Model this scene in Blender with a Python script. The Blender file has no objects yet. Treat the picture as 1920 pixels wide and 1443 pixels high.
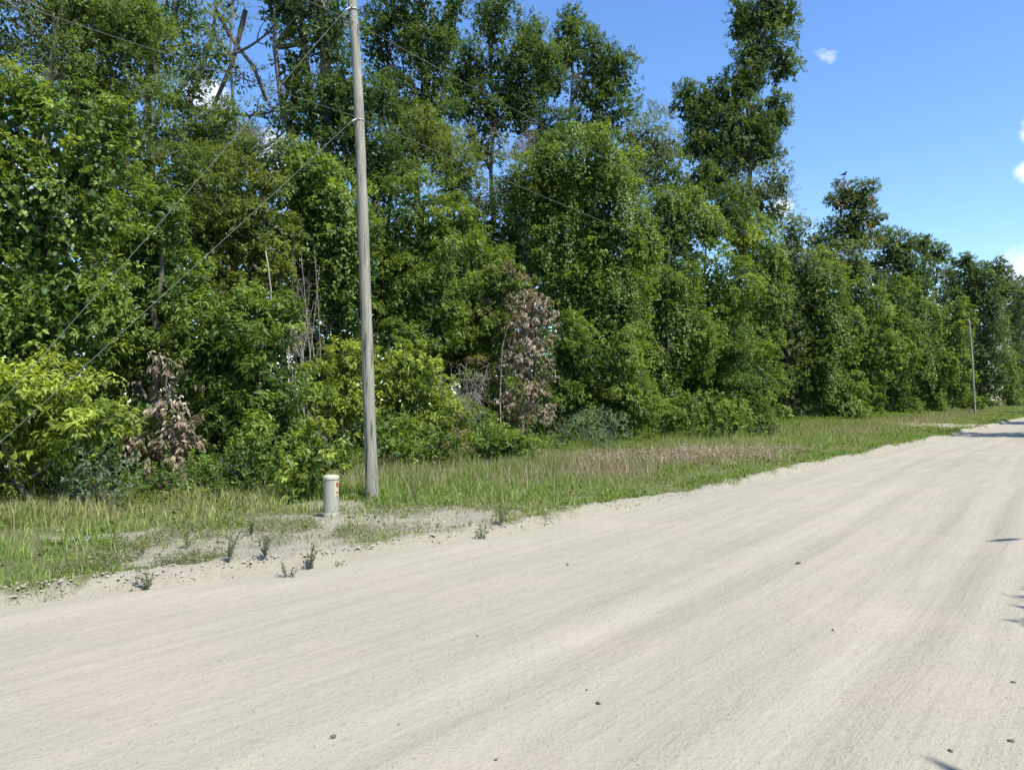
import bpy, math, random
import numpy as np
from mathutils import Vector, Matrix

S = bpy.context.scene
COL = S.collection
rad = math.radians

# ------------------------------------------------------------------ camera
F = 1442.0                       # focal length in pixels of a 1920 wide picture
CAM_H, PITCH, ROLL = 1.6, rad(1.53), 0.012
fwd = Vector((0, math.cos(PITCH), math.sin(PITCH)))
up0 = Vector((0, -math.sin(PITCH), math.cos(PITCH)))
rt0 = Vector((1, 0, 0))
rt = rt0 * math.cos(ROLL) - up0 * math.sin(ROLL)
up = rt0 * math.sin(ROLL) + up0 * math.cos(ROLL)
cd = bpy.data.cameras.new('camera')
cam = bpy.data.objects.new('camera', cd)
COL.objects.link(cam)
S.camera = cam
cd.sensor_width = 36.0
cd.lens = 36.0 * F / 1920
cd.clip_end = 6000
cd.clip_start = 0.05
cam.matrix_world = Matrix(((rt.x, up.x, -fwd.x, 0), (rt.y, up.y, -fwd.y, 0),
                           (rt.z, up.z, -fwd.z, CAM_H), (0, 0, 0, 1)))

# ------------------------------------------------------------------ light
SUN_EL = rad(55)
SUN_AZ = Vector((0.76, -0.65, 0)).normalized()       # horizontal direction towards the sun
sunv = Vector((SUN_AZ.x * math.cos(SUN_EL), SUN_AZ.y * math.cos(SUN_EL), math.sin(SUN_EL)))
sl = bpy.data.lights.new('sun', 'SUN')
sl.energy = 4.6
sl.angle = rad(0.53)
sl.color = (1.0, 0.955, 0.87)
so = bpy.data.objects.new('sun', sl)
COL.objects.link(so)
so.rotation_euler = sunv.to_track_quat('Z', 'Y').to_euler()
S.view_settings.view_transform = 'Standard'
S.view_settings.look = 'None'
S.view_settings.exposure = 0.72
S.view_settings.gamma = 1.0
S.view_settings.use_curve_mapping = False

W = bpy.data.worlds.new('World')
S.world = W
W.use_nodes = True
nt = W.node_tree
nt.nodes.clear()


def N(tree, typ, ins=None, **kw):
    n = tree.nodes.new(typ)
    for k, v in kw.items():
        setattr(n, k, v)
    if ins:
        for k, v in ins.items():
            if isinstance(v, bpy.types.NodeSocket):
                tree.links.new(v, n.inputs[k])
            else:
                n.inputs[k].default_value = v
    return n


def math_(tree, op, a, b=0.0, clamp=False):
    n = N(tree, 'ShaderNodeMath', {0: a, 1: b}, operation=op)
    n.use_clamp = clamp
    return n.outputs[0]


def mixc(tree, fac, a, b, mode='MIX'):
    n = N(tree, 'ShaderNodeMix', {0: fac}, data_type='RGBA', blend_type=mode)
    for i, v in ((6, a), (7, b)):
        if isinstance(v, bpy.types.NodeSocket):
            tree.links.new(v, n.inputs[i])
        else:
            n.inputs[i].default_value = tuple(v) + ((1,) if len(v) == 3 else ())
    return n.outputs[2]


def ray(px, py):
    d = fwd + rt * ((px - 960) / F) + up * ((721.5 - py) / F)
    return d


def at(px, py, Y):
    d = ray(px, py)
    k = Y / d.y
    return Vector((d.x * k, Y, CAM_H + d.z * k))


sky = N(nt, 'ShaderNodeTexSky', sky_type='NISHITA', sun_disc=False, sun_elevation=SUN_EL,
        sun_rotation=math.atan2(SUN_AZ.x, SUN_AZ.y), air_density=1.0, dust_density=0.35, ozone_density=3.0, altitude=10)
hs = N(nt, 'ShaderNodeHueSaturation', {'Hue': 0.506, 'Saturation': 1.18, 'Value': 1.40, 'Color': sky.outputs[0]})
tc = N(nt, 'ShaderNodeTexCoord')
gen = tc.outputs['Generated']
noi = N(nt, 'ShaderNodeTexNoise', {'Vector': gen, 'Scale': 26.0, 'Detail': 7.0, 'Roughness': 0.62, 'Distortion': 0.3})
total = None
# real clouds: direction (as seen), angular half width and height, threshold
for px, py, wx, wy, th in ((1552, 106, .034, .017, .525), (1945, 505, .048, .034, .28), (1962, 320, .032, .020, .28), (1962, 238, .028, .022, .28),
                           (1462, 388, .018, .014, .32), (520, 285, .06, .030, .32), (395, 185, .035, .025, .32), (2260, 560, .12, .05, .36),
                           (-300, 330, .30, .10, .40), (3600, 200, .30, .2, .45)):
    d = ray(px, py).normalized()
    sub = N(nt, 'ShaderNodeVectorMath', {0: gen, 1: d}, operation='SUBTRACT')
    h = d.cross(Vector((0, 0, 1))).normalized()
    v = h.cross(d)
    dx = N(nt, 'ShaderNodeVectorMath', {0: sub.outputs[0], 1: h / wx}, operation='DOT_PRODUCT').outputs['Value']
    dy = N(nt, 'ShaderNodeVectorMath', {0: sub.outputs[0], 1: v / wy}, operation='DOT_PRODUCT').outputs['Value']
    df = N(nt, 'ShaderNodeVectorMath', {0: gen, 1: d}, operation='DOT_PRODUCT').outputs['Value']
    r2 = math_(nt, 'ADD', math_(nt, 'MULTIPLY', dx, dx), math_(nt, 'MULTIPLY', dy, dy))
    g = math_(nt, 'SUBTRACT', 1.0, r2, clamp=True)
    g = math_(nt, 'MULTIPLY', g, math_(nt, 'GREATER_THAN', df, 0.0))
    c = math_(nt, 'SUBTRACT', math_(nt, 'ADD', noi.outputs[0], math_(nt, 'MULTIPLY', g, 0.34)), th + .24)
    c = math_(nt, 'MULTIPLY', math_(nt, 'MULTIPLY', c, 3.6, clamp=True), math_(nt, 'MULTIPLY', g, 3.0, clamp=True))
    total = c if total is None else math_(nt, 'MAXIMUM', total, c)
total = math_(nt, 'MULTIPLY', total, 0.85)
skyc = mixc(nt, total, hs.outputs[0], (6.6, 7.0, 7.8))
bg = N(nt, 'ShaderNodeBackground', {'Color': skyc, 'Strength': 0.115})
out = N(nt, 'ShaderNodeOutputWorld', {'Surface': bg.outputs[0]})

# ------------------------------------------------------------------ road frame
RA = math.atan2(2060 - 960, F)
SX, SY = math.sin(RA), math.cos(RA)            # road direction in plan


def R(s, p):                                    # s along the road, p to its left
    return s * SX - p * SY, s * SY + p * SX


def toSP(x, y):
    return x * SX + y * SY, -x * SY + y * SX


def depth(px, p):                               # forward distance of a point seen at px that lies p left of the camera's track
    u = (px - 960) / F
    return p / (SX - SY * u)


def hash2(ix, iy, seed):
    h = (ix.astype(np.int64) * 374761393 + iy.astype(np.int64) * 668265263 + seed * 974634777) & 0x7fffffff
    h = ((h ^ (h >> 13)) * 1274126177) & 0x7fffffff
    h = (h ^ (h >> 16)) & 0xffff
    return h / 65535.0


def vn(x, y, seed=0):
    x = np.asarray(x, float); y = np.asarray(y, float)
    ix, iy = np.floor(x), np.floor(y)
    fx, fy = x - ix, y - iy
    fx = fx * fx * (3 - 2 * fx); fy = fy * fy * (3 - 2 * fy)
    a = hash2(ix, iy, seed); b = hash2(ix + 1, iy, seed)
    c = hash2(ix, iy + 1, seed); d = hash2(ix + 1, iy + 1, seed)
    return (a * (1 - fx) + b * fx) * (1 - fy) + (c * (1 - fx) + d * fx) * fy


def fbm(x, y, seed=0, o=4):
    r, a, t = 0, 1.0, 0
    for i in range(o):
        r = r + a * vn(x * 2 ** i + 17 * i, y * 2 ** i, seed + i); t += a; a *= .5
    return r / t


def road_edge(s):
    s = np.asarray(s, float)
    e = np.interp(s, [-60, 0, 2.5, 4.5, 7.4, 12.8, 18, 32, 74, 140], [9.5, 8.2, 7.3, 6.5, 6.15, 5.7, 5.5, 5.4, 5.0, 5.0])
    return e + (fbm(s * .5, s * 0 + 3, 5) - .5) * .5 + (fbm(s * 3.1, s * 0 + 3, 9) - .5) * .18


def ell(x, y, px, py, rx, ry):
    """soft ellipse on the ground, centre where the ray through (px,py) meets z=0, radii in metres across and away."""
    d = ray(px, py); k = -CAM_H / d.z
    return np.clip(1.25 - ((x - d.x * k) / rx) ** 2 - ((y - d.y * k) / ry) ** 2, 0, 1)


def bare(x, y):
    """how far the verge is bare sand (0..1)"""
    s, p = toSP(x, y)
    e = road_edge(s)
    b = np.clip((e + .28 - p) / .3, 0, 1)
    b = np.maximum(b, .9 * ell(x, y, 580, 1010, 2.1, 1.2))
    b = np.maximum(b, .8 * ell(x, y, 500, 1055, 1.7, .7))
    b = np.maximum(b, .9 * ell(x, y, 790, 992, 1.3, .5))
    b = np.maximum(b, .9 * ell(x, y, 250, 1015, 1.3, .28))
    b = np.maximum(b, .8 * ell(x, y, 640, 955, 1.0, .6))
    b = np.maximum(b, 1.1 * ell(x, y, 745, 980, 2.0, .95))
    b = np.maximum(b, 1.1 * ell(x, y, 600, 985, 1.2, .75))
    b = np.maximum(b, 1.0 * ell(x, y, 1765, 799, 3.4, 7.5))
    b = np.maximum(b, .62 * ell(x, y, 1260, 862, 2.2, 2.4))
    b = np.maximum(b, .55 * ell(x, y, 1380, 850, 2.2, 2.4))
    n = fbm(x * 1.3, y * 1.3, 21)
    return np.clip(b + (n - .5) * 1.5 * (b > .02) + (n > .70) * .35, 0, 1)


def gz(x, y):
    x = np.asarray(x, float); y = np.asarray(y, float)
    s, p = toSP(x, y)
    e = road_edge(s)
    z = .05 + (fbm(x * .35, y * .35, 31) - .5) * .16 + (fbm(x * 2.2, y * 2.2, 41) - .5) * .06
    z = z + .05 * np.clip((p - 11) / 4, 0, 1)
    berm = np.exp(-((p - e - .12) / .22) ** 2) * (.03 + .09 * fbm(x * 3, y * 3, 77))
    inside = np.clip((e - p) / .25, 0, 1)
    right = np.clip((-5.2 - p) / .5, 0, 1)
    z = z + berm
    zin = -.12
    k = inside * (1 - right)
    z = z * (1 - k) + zin * k
    far = np.clip((np.hypot(x, y) - 150) / 200, 0, 1)
    return z * (1 - far) + (.02 if 0 else -.02) * far * (1 - k) + zin * 0


def rz(x, y):
    s, p = toSP(x, y)
    e = road_edge(s)
    w = p + .25 * np.sin(s * .17) + .6 * (fbm(s * .05, p * .1, 3) - .5)
    z = (fbm(w * 3.2, s * .10, 51, 3) - .5) * .022 + (fbm(w * 9, s * .45, 61, 3) - .5) * .012
    z = z + (fbm(x * 5, y * 5, 71, 3) - .5) * .014 - .035 * (p / 6.0) ** 2 * (np.abs(p) < 8)
    # wheel ruts of a turning vehicle, loose sand thrown beside them
    for off, amp in ((1.35, .016), (2.9, .012), (3.6, .008), (-.3, .012)):
        q = (w - off) / .17
        z = z - amp * np.exp(-q * q) * (.4 + 1.2 * vn(s * .6, w * 0, 8)) + amp * .7 * np.exp(-((np.abs(q) - 1.9) / .6) ** 2) * vn(s * 2.5, w * 2, 18)
    z = z + .03 * np.exp(-((p - e + .35) / .4) ** 2) * fbm(x * 2.5, y * 2.5, 88)
    return z + .03


# ------------------------------------------------------------------ mesh helpers
def mk_mesh(name, V, Fs, nside, mat, col=None, smooth=False):
    """V (n,3), Fs (m,nside)"""
    me = bpy.data.meshes.new(name)
    V = np.ascontiguousarray(V, np.float32); Fs = np.ascontiguousarray(Fs, np.int32)
    me.vertices.add(len(V)); me.vertices.foreach_set('co', V.ravel())
    me.loops.add(Fs.size); me.loops.foreach_set('vertex_index', Fs.ravel())
    me.polygons.add(len(Fs))
    me.polygons.foreach_set('loop_start', np.arange(0, Fs.size, nside, dtype=np.int32))
    me.polygons.foreach_set('loop_total', np.full(len(Fs), nside, np.int32))
    if smooth:
        me.polygons.foreach_set('use_smooth', np.ones(len(Fs), bool))
    if col is not None:
        a = me.color_attributes.new('tint', 'FLOAT_COLOR', 'POINT')
        c = np.ones((len(V), 4), np.float32); c[:, :3] = col
        a.data.foreach_set('color', c.ravel())
    me.update(calc_edges=True)
    me.materials.append(mat)
    return me


def link(name, me, parent=None, **props):
    o = bpy.data.objects.new(name, me)
    COL.objects.link(o)
    if parent is not None:
        o.parent = parent
    for k, v in props.items():
        o[k] = v
    return o


def thing(name, label, cat, loc, group=None, rot=0.0):
    o = bpy.data.objects.new(name, None)
    COL.objects.link(o)
    o.empty_display_size = .2
    o.location = loc
    o.rotation_euler = (0, 0, rot)
    o['label'] = label; o['category'] = cat
    if group:
        o['group'] = group
    return o


class Tubes:
    def __init__(self):
        self.V, self.F, self.n = [], [], 0

    def add(self, pts, radii, sides=6, cap=True):
        pts = np.asarray(pts, float); m = len(pts)
        t = np.gradient(pts, axis=0)
        t /= np.linalg.norm(t, axis=1)[:, None] + 1e-9
        ref = np.array([0, 0, 1.0]) if abs(t[:, 2]).mean() < .8 else np.array([1.0, 0, 0])
        u = np.cross(t, ref); u /= np.linalg.norm(u, axis=1)[:, None] + 1e-9
        v = np.cross(t, u)
        a = np.arange(sides) * 2 * math.pi / sides
        r = np.asarray(radii, float)[:, None, None]
        ring = pts[:, None, :] + r * (np.cos(a)[None, :, None] * u[:, None, :] + np.sin(a)[None, :, None] * v[:, None, :])
        V = ring.reshape(-1, 3)
        i = np.arange(m - 1)[:, None] * sides; j = np.arange(sides)[None, :]; j2 = (j + 1) % sides
        Q = np.stack([i + j, i + j2, i + sides + j2, i + sides + j], -1).reshape(-1, 4)
        st = self.n
        self.V.append(V); self.F.append(np.concatenate([Q[:, [0, 1, 2]], Q[:, [0, 2, 3]]]) + st); self.n += len(V)
        if cap:
            jj = np.arange(sides)
            for e, b0 in ((0, 0), (-1, (m - 1) * sides)):
                self.V.append(pts[[e]])
                self.F.append(np.stack([np.full(sides, self.n), st + b0 + jj, st + b0 + (jj + 1) % sides], -1)); self.n += 1

    def build(self, name, mat, smooth=True):
        return mk_mesh(name, np.concatenate(self.V), np.concatenate(self.F), 3, mat, smooth=smooth)


def unit(a):
    return a / (np.linalg.norm(a, axis=-1, keepdims=True) + 1e-9)


def leaf_mesh(name, P, D, Nn, L, Wd, col, mat, curl=.0):
    """one folded pointed leaf (two triangles) per row"""
    n = len(P)
    D = unit(D); Nn = unit(Nn - D * (Nn * D).sum(1)[:, None])
    Sd = np.cross(D, Nn)
    L = L[:, None]; Wd = Wd[:, None]
    V = np.empty((n, 4, 3), np.float32)
    V[:, 0] = P
    mid = P + D * L * .45
    V[:, 1] = mid + Sd * Wd * .5 + Nn * Wd * .18
    V[:, 2] = P + D * L + Nn * (-L * curl)
    V[:, 3] = mid - Sd * Wd * .5 + Nn * Wd * .18
    i = np.arange(n, dtype=np.int32)[:, None] * 4
    Fs = np.concatenate([i + np.array([[0, 1, 2]]), i + np.array([[0, 2, 3]])], 1).reshape(-1, 3)
    return mk_mesh(name, V.reshape(-1, 3), Fs, 3, mat, col=np.repeat(col, 4, 0))


# ------------------------------------------------------------------ materials
def mat(name):
    m = bpy.data.materials.new(name)
    m.use_nodes = True
    t = m.node_tree
    t.nodes.clear()
    o = N(t, 'ShaderNodeOutputMaterial')
    return m, t, o


def leaf_mat(name, transl=.48, rough=.45, spec=.38):
    m, t, o = mat(name)
    a = N(t, 'ShaderNodeAttribute', attribute_name='tint')
    pr = N(t, 'ShaderNodeBsdfPrincipled', {'Base Color': a.outputs['Color'], 'Roughness': rough, 'Specular IOR Level': spec})
    tcol = mixc(t, 1.0, a.outputs['Color'], (1.5, 1.35, .55), 'MULTIPLY')
    tr = N(t, 'ShaderNodeBsdfTranslucent', {'Color': tcol})
    mx = N(t, 'ShaderNodeMixShader', {0: transl, 1: pr.outputs[0], 2: tr.outputs[0]})
    t.links.new(mx.outputs[0], o.inputs[0])
    return m


M_LEAF = leaf_mat('leaf')
M_DRY = leaf_mat('dry_leaf', .18, .7, .25)
M_GRASS = leaf_mat('grass_blade', .35, .55, .3)


def bark_mat(name, c1, c2, scale=14, bump=.4):
    m, t, o = mat(name)
    g = N(t, 'ShaderNodeTexCoord').outputs['Object']
    mp = N(t, 'ShaderNodeMapping', {'Vector': g, 'Scale': (1, 1, .16)})
    n = N(t, 'ShaderNodeTexNoise', {'Vector': mp.outputs[0], 'Scale': scale, 'Detail': 6.0, 'Roughness': .65})
    n2 = N(t, 'ShaderNodeTexNoise', {'Vector': g, 'Scale': 1.3, 'Detail': 3.0})
    f = math_(t, 'MULTIPLY', math_(t, 'SUBTRACT', n.outputs[0], .36), 3.4, clamp=True)
    c = mixc(t, f, c1, c2)
    c = mixc(t, math_(t, 'MULTIPLY', n2.outputs[0], .5), c, tuple(x * .6 for x in c2))
    b = N(t, 'ShaderNodeBump', {'Height': n.outputs[0], 'Strength': bump, 'Distance': .02})
    pr = N(t, 'ShaderNodeBsdfPrincipled', {'Base Color': c, 'Roughness': .88, 'Normal': b.outputs[0]})
    t.links.new(pr.outputs[0], o.inputs[0])
    return m


M_BARK = bark_mat('bark', (.045, .038, .032), (.16, .14, .12))
M_PALEBARK = bark_mat('pale_bark', (.16, .14, .11), (.42, .38, .32))
M_TWIG = bark_mat('dead_twig', (.16, .13, .11), (.40, .35, .31), 30)


def sand_nodes(t):
    """returns (sp vector, colour, height) for pale graded sand with streaks along the road"""
    g = N(t, 'ShaderNodeTexCoord').outputs['Object']
    rot = N(t, 'ShaderNodeMapping', {'Vector': g, 'Rotation': (0, 0, -(math.pi / 2 - RA))})   # x now runs along the road
    wob = N(t, 'ShaderNodeTexNoise', {'Vector': rot.outputs[0], 'Scale': .12, 'Detail': 1.0})
    off = N(t, 'ShaderNodeVectorMath', {0: wob.outputs['Color'], 1: (0, 1.1, 0)}, operation='MULTIPLY')
    base = N(t, 'ShaderNodeVectorMath', {0: rot.outputs[0], 1: off.outputs[0]}, operation='ADD').outputs[0]

    def nz(sx, sy, sc, det=4.0, ro=.55):
        mp = N(t, 'ShaderNodeMapping', {'Vector': base, 'Scale': (sx, sy, 1)})
        return N(t, 'ShaderNodeTexNoise', {'Vector': mp.outputs[0], 'Scale': sc, 'Detail': det, 'Roughness': ro}).outputs[0]
    broad = nz(.12, 1, .9, 4)
    streak = nz(.055, 1, 5.5, 5, .6)
    streak2 = nz(.10, 1, 17, 3, .6)
    patch = N(t, 'ShaderNodeTexNoise', {'Vector': g, 'Scale': .55, 'Detail': 4.0}).outputs[0]
    grain = N(t, 'ShaderNodeTexNoise', {'Vector': g, 'Scale': 95.0, 'Detail': 3.0, 'Roughness': .7}).outputs[0]
    lump = N(t, 'ShaderNodeTexNoise', {'Vector': g, 'Scale': 13.0, 'Detail': 5.0, 'Roughness': .62}).outputs[0]
    clod = N(t, 'ShaderNodeTexNoise', {'Vector': g, 'Scale': 38.0, 'Detail': 3.0, 'Roughness': .6}).outputs[0]
    c = mixc(t, math_(t, 'MULTIPLY', math_(t, 'SUBTRACT', broad, .33), 1.4, clamp=True), (0.295, 0.271, 0.205), (0.375, 0.341, 0.256))
    c = mixc(t, math_(t, 'MULTIPLY', math_(t, 'SUBTRACT', streak, .46), .8, clamp=True), c, (0.413, 0.377, 0.289))
    c = mixc(t, math_(t, 'MULTIPLY', math_(t, 'SUBTRACT', streak2, .52), 1.1, clamp=True), c, (0.261, 0.240, 0.183))
    c = mixc(t, math_(t, 'MULTIPLY', math_(t, 'SUBTRACT', patch, .50), 3.0, clamp=True), c, (0.385, 0.316, 0.256))
    c = mixc(t, math_(t, 'MULTIPLY', math_(t, 'SUBTRACT', lump, .56), 2.2, clamp=True), c, (0.247, 0.227, 0.177))
    c = mixc(t, math_(t, 'MULTIPLY', math_(t, 'SUBTRACT', clod, .60), 5.0, clamp=True), c, (0.186, 0.164, 0.126))
    c = mixc(t, math_(t, 'MULTIPLY', math_(t, 'SUBTRACT', grain, .6), 2.2, clamp=True), c, (0.255, 0.234, 0.183))
    h = math_(t, 'ADD', math_(t, 'ADD', math_(t, 'MULTIPLY', streak, .9), math_(t, 'MULTIPLY', lump, .55)),
              math_(t, 'ADD', math_(t, 'MULTIPLY', clod, .32), math_(t, 'MULTIPLY', grain, .14)))
    return g, c, h


def road_material():
    m, t, o = mat('road_sand')
    g, c, h = sand_nodes(t)
    tr = N(t, 'ShaderNodeAttribute', attribute_name='bare').outputs['Fac']           # wheel tracks: pressed centre > 0, loose shoulder < 0
    n9 = N(t, 'ShaderNodeTexNoise', {'Vector': g, 'Scale': 21.0, 'Detail': 4.0, 'Roughness': .7}).outputs[0]
    c = mixc(t, math_(t, 'MULTIPLY', tr, .30, clamp=True), c, (.45, .425, .345))
    sh = math_(t, 'MULTIPLY', math_(t, 'MULTIPLY', tr, -1.0, clamp=True), math_(t, 'MULTIPLY', math_(t, 'SUBTRACT', n9, .42), 4.0, clamp=True), clamp=True)
    c = mixc(t, math_(t, 'MULTIPLY', sh, .42), c, (.25, .235, .19))
    h = math_(t, 'ADD', h, math_(t, 'MULTIPLY', sh, .8))
    b = N(t, 'ShaderNodeBump', {'Height': h, 'Strength': .65, 'Distance': .03})
    pr = N(t, 'ShaderNodeBsdfPrincipled', {'Base Color': c, 'Roughness': .95, 'Specular IOR Level': .15, 'Normal': b.outputs[0]})
    t.links.new(pr.outputs[0], o.inputs[0])
    return m


def ground_material():
    m, t, o = mat('verge_soil')
    g, c, h = sand_nodes(t)
    a = N(t, 'ShaderNodeAttribute', attribute_name='bare').outputs['Fac']
    n = N(t, 'ShaderNodeTexNoise', {'Vector': g, 'Scale': 5.0, 'Detail': 8.0, 'Roughness': .7}).outputs[0]
    n2 = N(t, 'ShaderNodeTexNoise', {'Vector': g, 'Scale': 26.0, 'Detail': 4.0, 'Roughness': .7}).outputs[0]
    soil = mixc(t, math_(t, 'MULTIPLY', math_(t, 'SUBTRACT', n, .35), 3.0, clamp=True), (.085, .095, .035), (.17, .19, .07))
    soil = mixc(t, math_(t, 'MULTIPLY', math_(t, 'SUBTRACT', n2, .55), 5.0, clamp=True), soil, (.30, .25, .19))
    f = math_(t, 'MULTIPLY', math_(t, 'SUBTRACT', math_(t, 'ADD', a, math_(t, 'MULTIPLY', n2, .5)), .55), 3.0, clamp=True)
    sandy = mixc(t, math_(t, 'MULTIPLY', math_(t, 'SUBTRACT', n, .48), 4.0, clamp=True), c, (.27, .24, .18))
    col = mixc(t, f, soil, sandy)
    b = N(t, 'ShaderNodeBump', {'Height': math_(t, 'ADD', h, n2), 'Strength': .8, 'Distance': .04})
    pr = N(t, 'ShaderNodeBsdfPrincipled', {'Base Color': col, 'Roughness': .95, 'Specular IOR Level': .15, 'Normal': b.outputs[0]})
    t.links.new(pr.outputs[0], o.inputs[0])
    return m


def plain_mat(name, c, rough=.5, metal=0.0, noise=.15, scale=12.0):
    m, t, o = mat(name)
    g = N(t, 'ShaderNodeTexCoord').outputs['Object']
    n = N(t, 'ShaderNodeTexNoise', {'Vector': g, 'Scale': scale, 'Detail': 5.0}).outputs[0]
    cc = mixc(t, math_(t, 'MULTIPLY', n, noise * 2), c, tuple(x * .55 for x in c))
    pr = N(t, 'ShaderNodeBsdfPrincipled', {'Base Color': cc, 'Roughness': rough, 'Metallic': metal})
    t.links.new(pr.outputs[0], o.inputs[0])
    return m


# ------------------------------------------------------------------ ground and road
def graded(a, b, fine, c0, c1, grow=1.07):
    """coordinates from a to b, spacing fine between c0 and c1 and growing outwards"""
    mid = list(np.arange(c0, c1, fine))
    hi, st = [c1], fine
    while hi[-1] < b:
        st *= grow; hi.append(min(b, hi[-1] + st))
    lo, st = [], fine
    x = c0
    while x > a:
        st *= grow; x = max(a, x - st); lo.append(x)
    return np.array(lo[::-1] + mid + hi)


def grid(name, ss, pp, zf, material, attr=None):
    s, p = np.meshgrid(ss, pp, indexing='ij')
    x, y = R(s, p)
    z = zf(x, y)
    V = np.stack([x, y, z], -1).reshape(-1, 3)
    a, b = s.shape
    i = (np.arange(a - 1)[:, None] * b + np.arange(b - 1)[None, :]).ravel()
    Fs = np.stack([i, i + b, i + b + 1, i + 1], -1)
    me = mk_mesh(name, V, Fs, 4, material, smooth=True)
    if attr is not None:
        at_ = me.attributes.new('bare', 'FLOAT', 'POINT')
        at_.data.foreach_set('value', attr(x, y).ravel().astype(np.float32))
    return me


gme = grid('ground', graded(-1500, 3000, .22, -1, 20, 1.08), graded(-1500, 2500, .18, 4.5, 15, 1.12), gz, ground_material(), bare)
link('ground', gme, label='grassy sandy verge and forest floor beside the dirt road', kind='structure')


def rzz(x, y):
    s, p = toSP(x, y)
    z = rz(x, y)
    k = np.clip((p - road_edge(s) - .25) / .3, 0, 1)
    return z * (1 - k) - .16 * k


def tracks(x, y):
    s, p = toSP(x, y)
    v = np.zeros_like(s)
    for off, wd, st, wb in ((1.30, .16, 1.0, .10), (2.95, .17, .8, .18), (3.75, .13, .55, .25), (-.35, .16, .8, .15), (.45, .10, .5, .3), (4.7, .15, .5, .2), (2.1, .12, .45, .5)):
        q = (p - off - wb * (fbm(s * .12 + off * 7, s * 0, 33) - .5) * 2) / wd
        m_ = .25 + 1.1 * np.clip(fbm(s * .45 + off * 3, q * .2, 37) * 2 - .6, 0, 1)
        v = v + st * m_ * (np.exp(-q * q) - .95 * np.exp(-((np.abs(q) - 1.8) / .75) ** 2))
    v = v - .55 * np.clip(fbm(x * .9, y * .9, 39) * 3 - 1.75, 0, 1) - .5 * np.exp(-((p - road_edge(s) + .2) / .35) ** 2)
    return np.clip(v * .3, -1, 1)


rme = grid('dirt_road', graded(-40, 420, .075, .5, 12, 1.04), graded(-5.6, 9.6, .06, -1.2, 7.6, 1.14), rzz, road_material(), tracks)
link('dirt_road', rme, label='wide pale graded sand road running off to the right', kind='structure')


def gzf(x, y):
    return float(gz(np.array([x]), np.array([y]))[0])


# ------------------------------------------------------------------ foliage generator
TRIS = [0]
BACK = np.array([SX * -.0 - SY * .8 * 0 - .5, .85, 0])          # direction away from the open road side
BACK = np.array([-.45, .89, 0.0])


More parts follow.
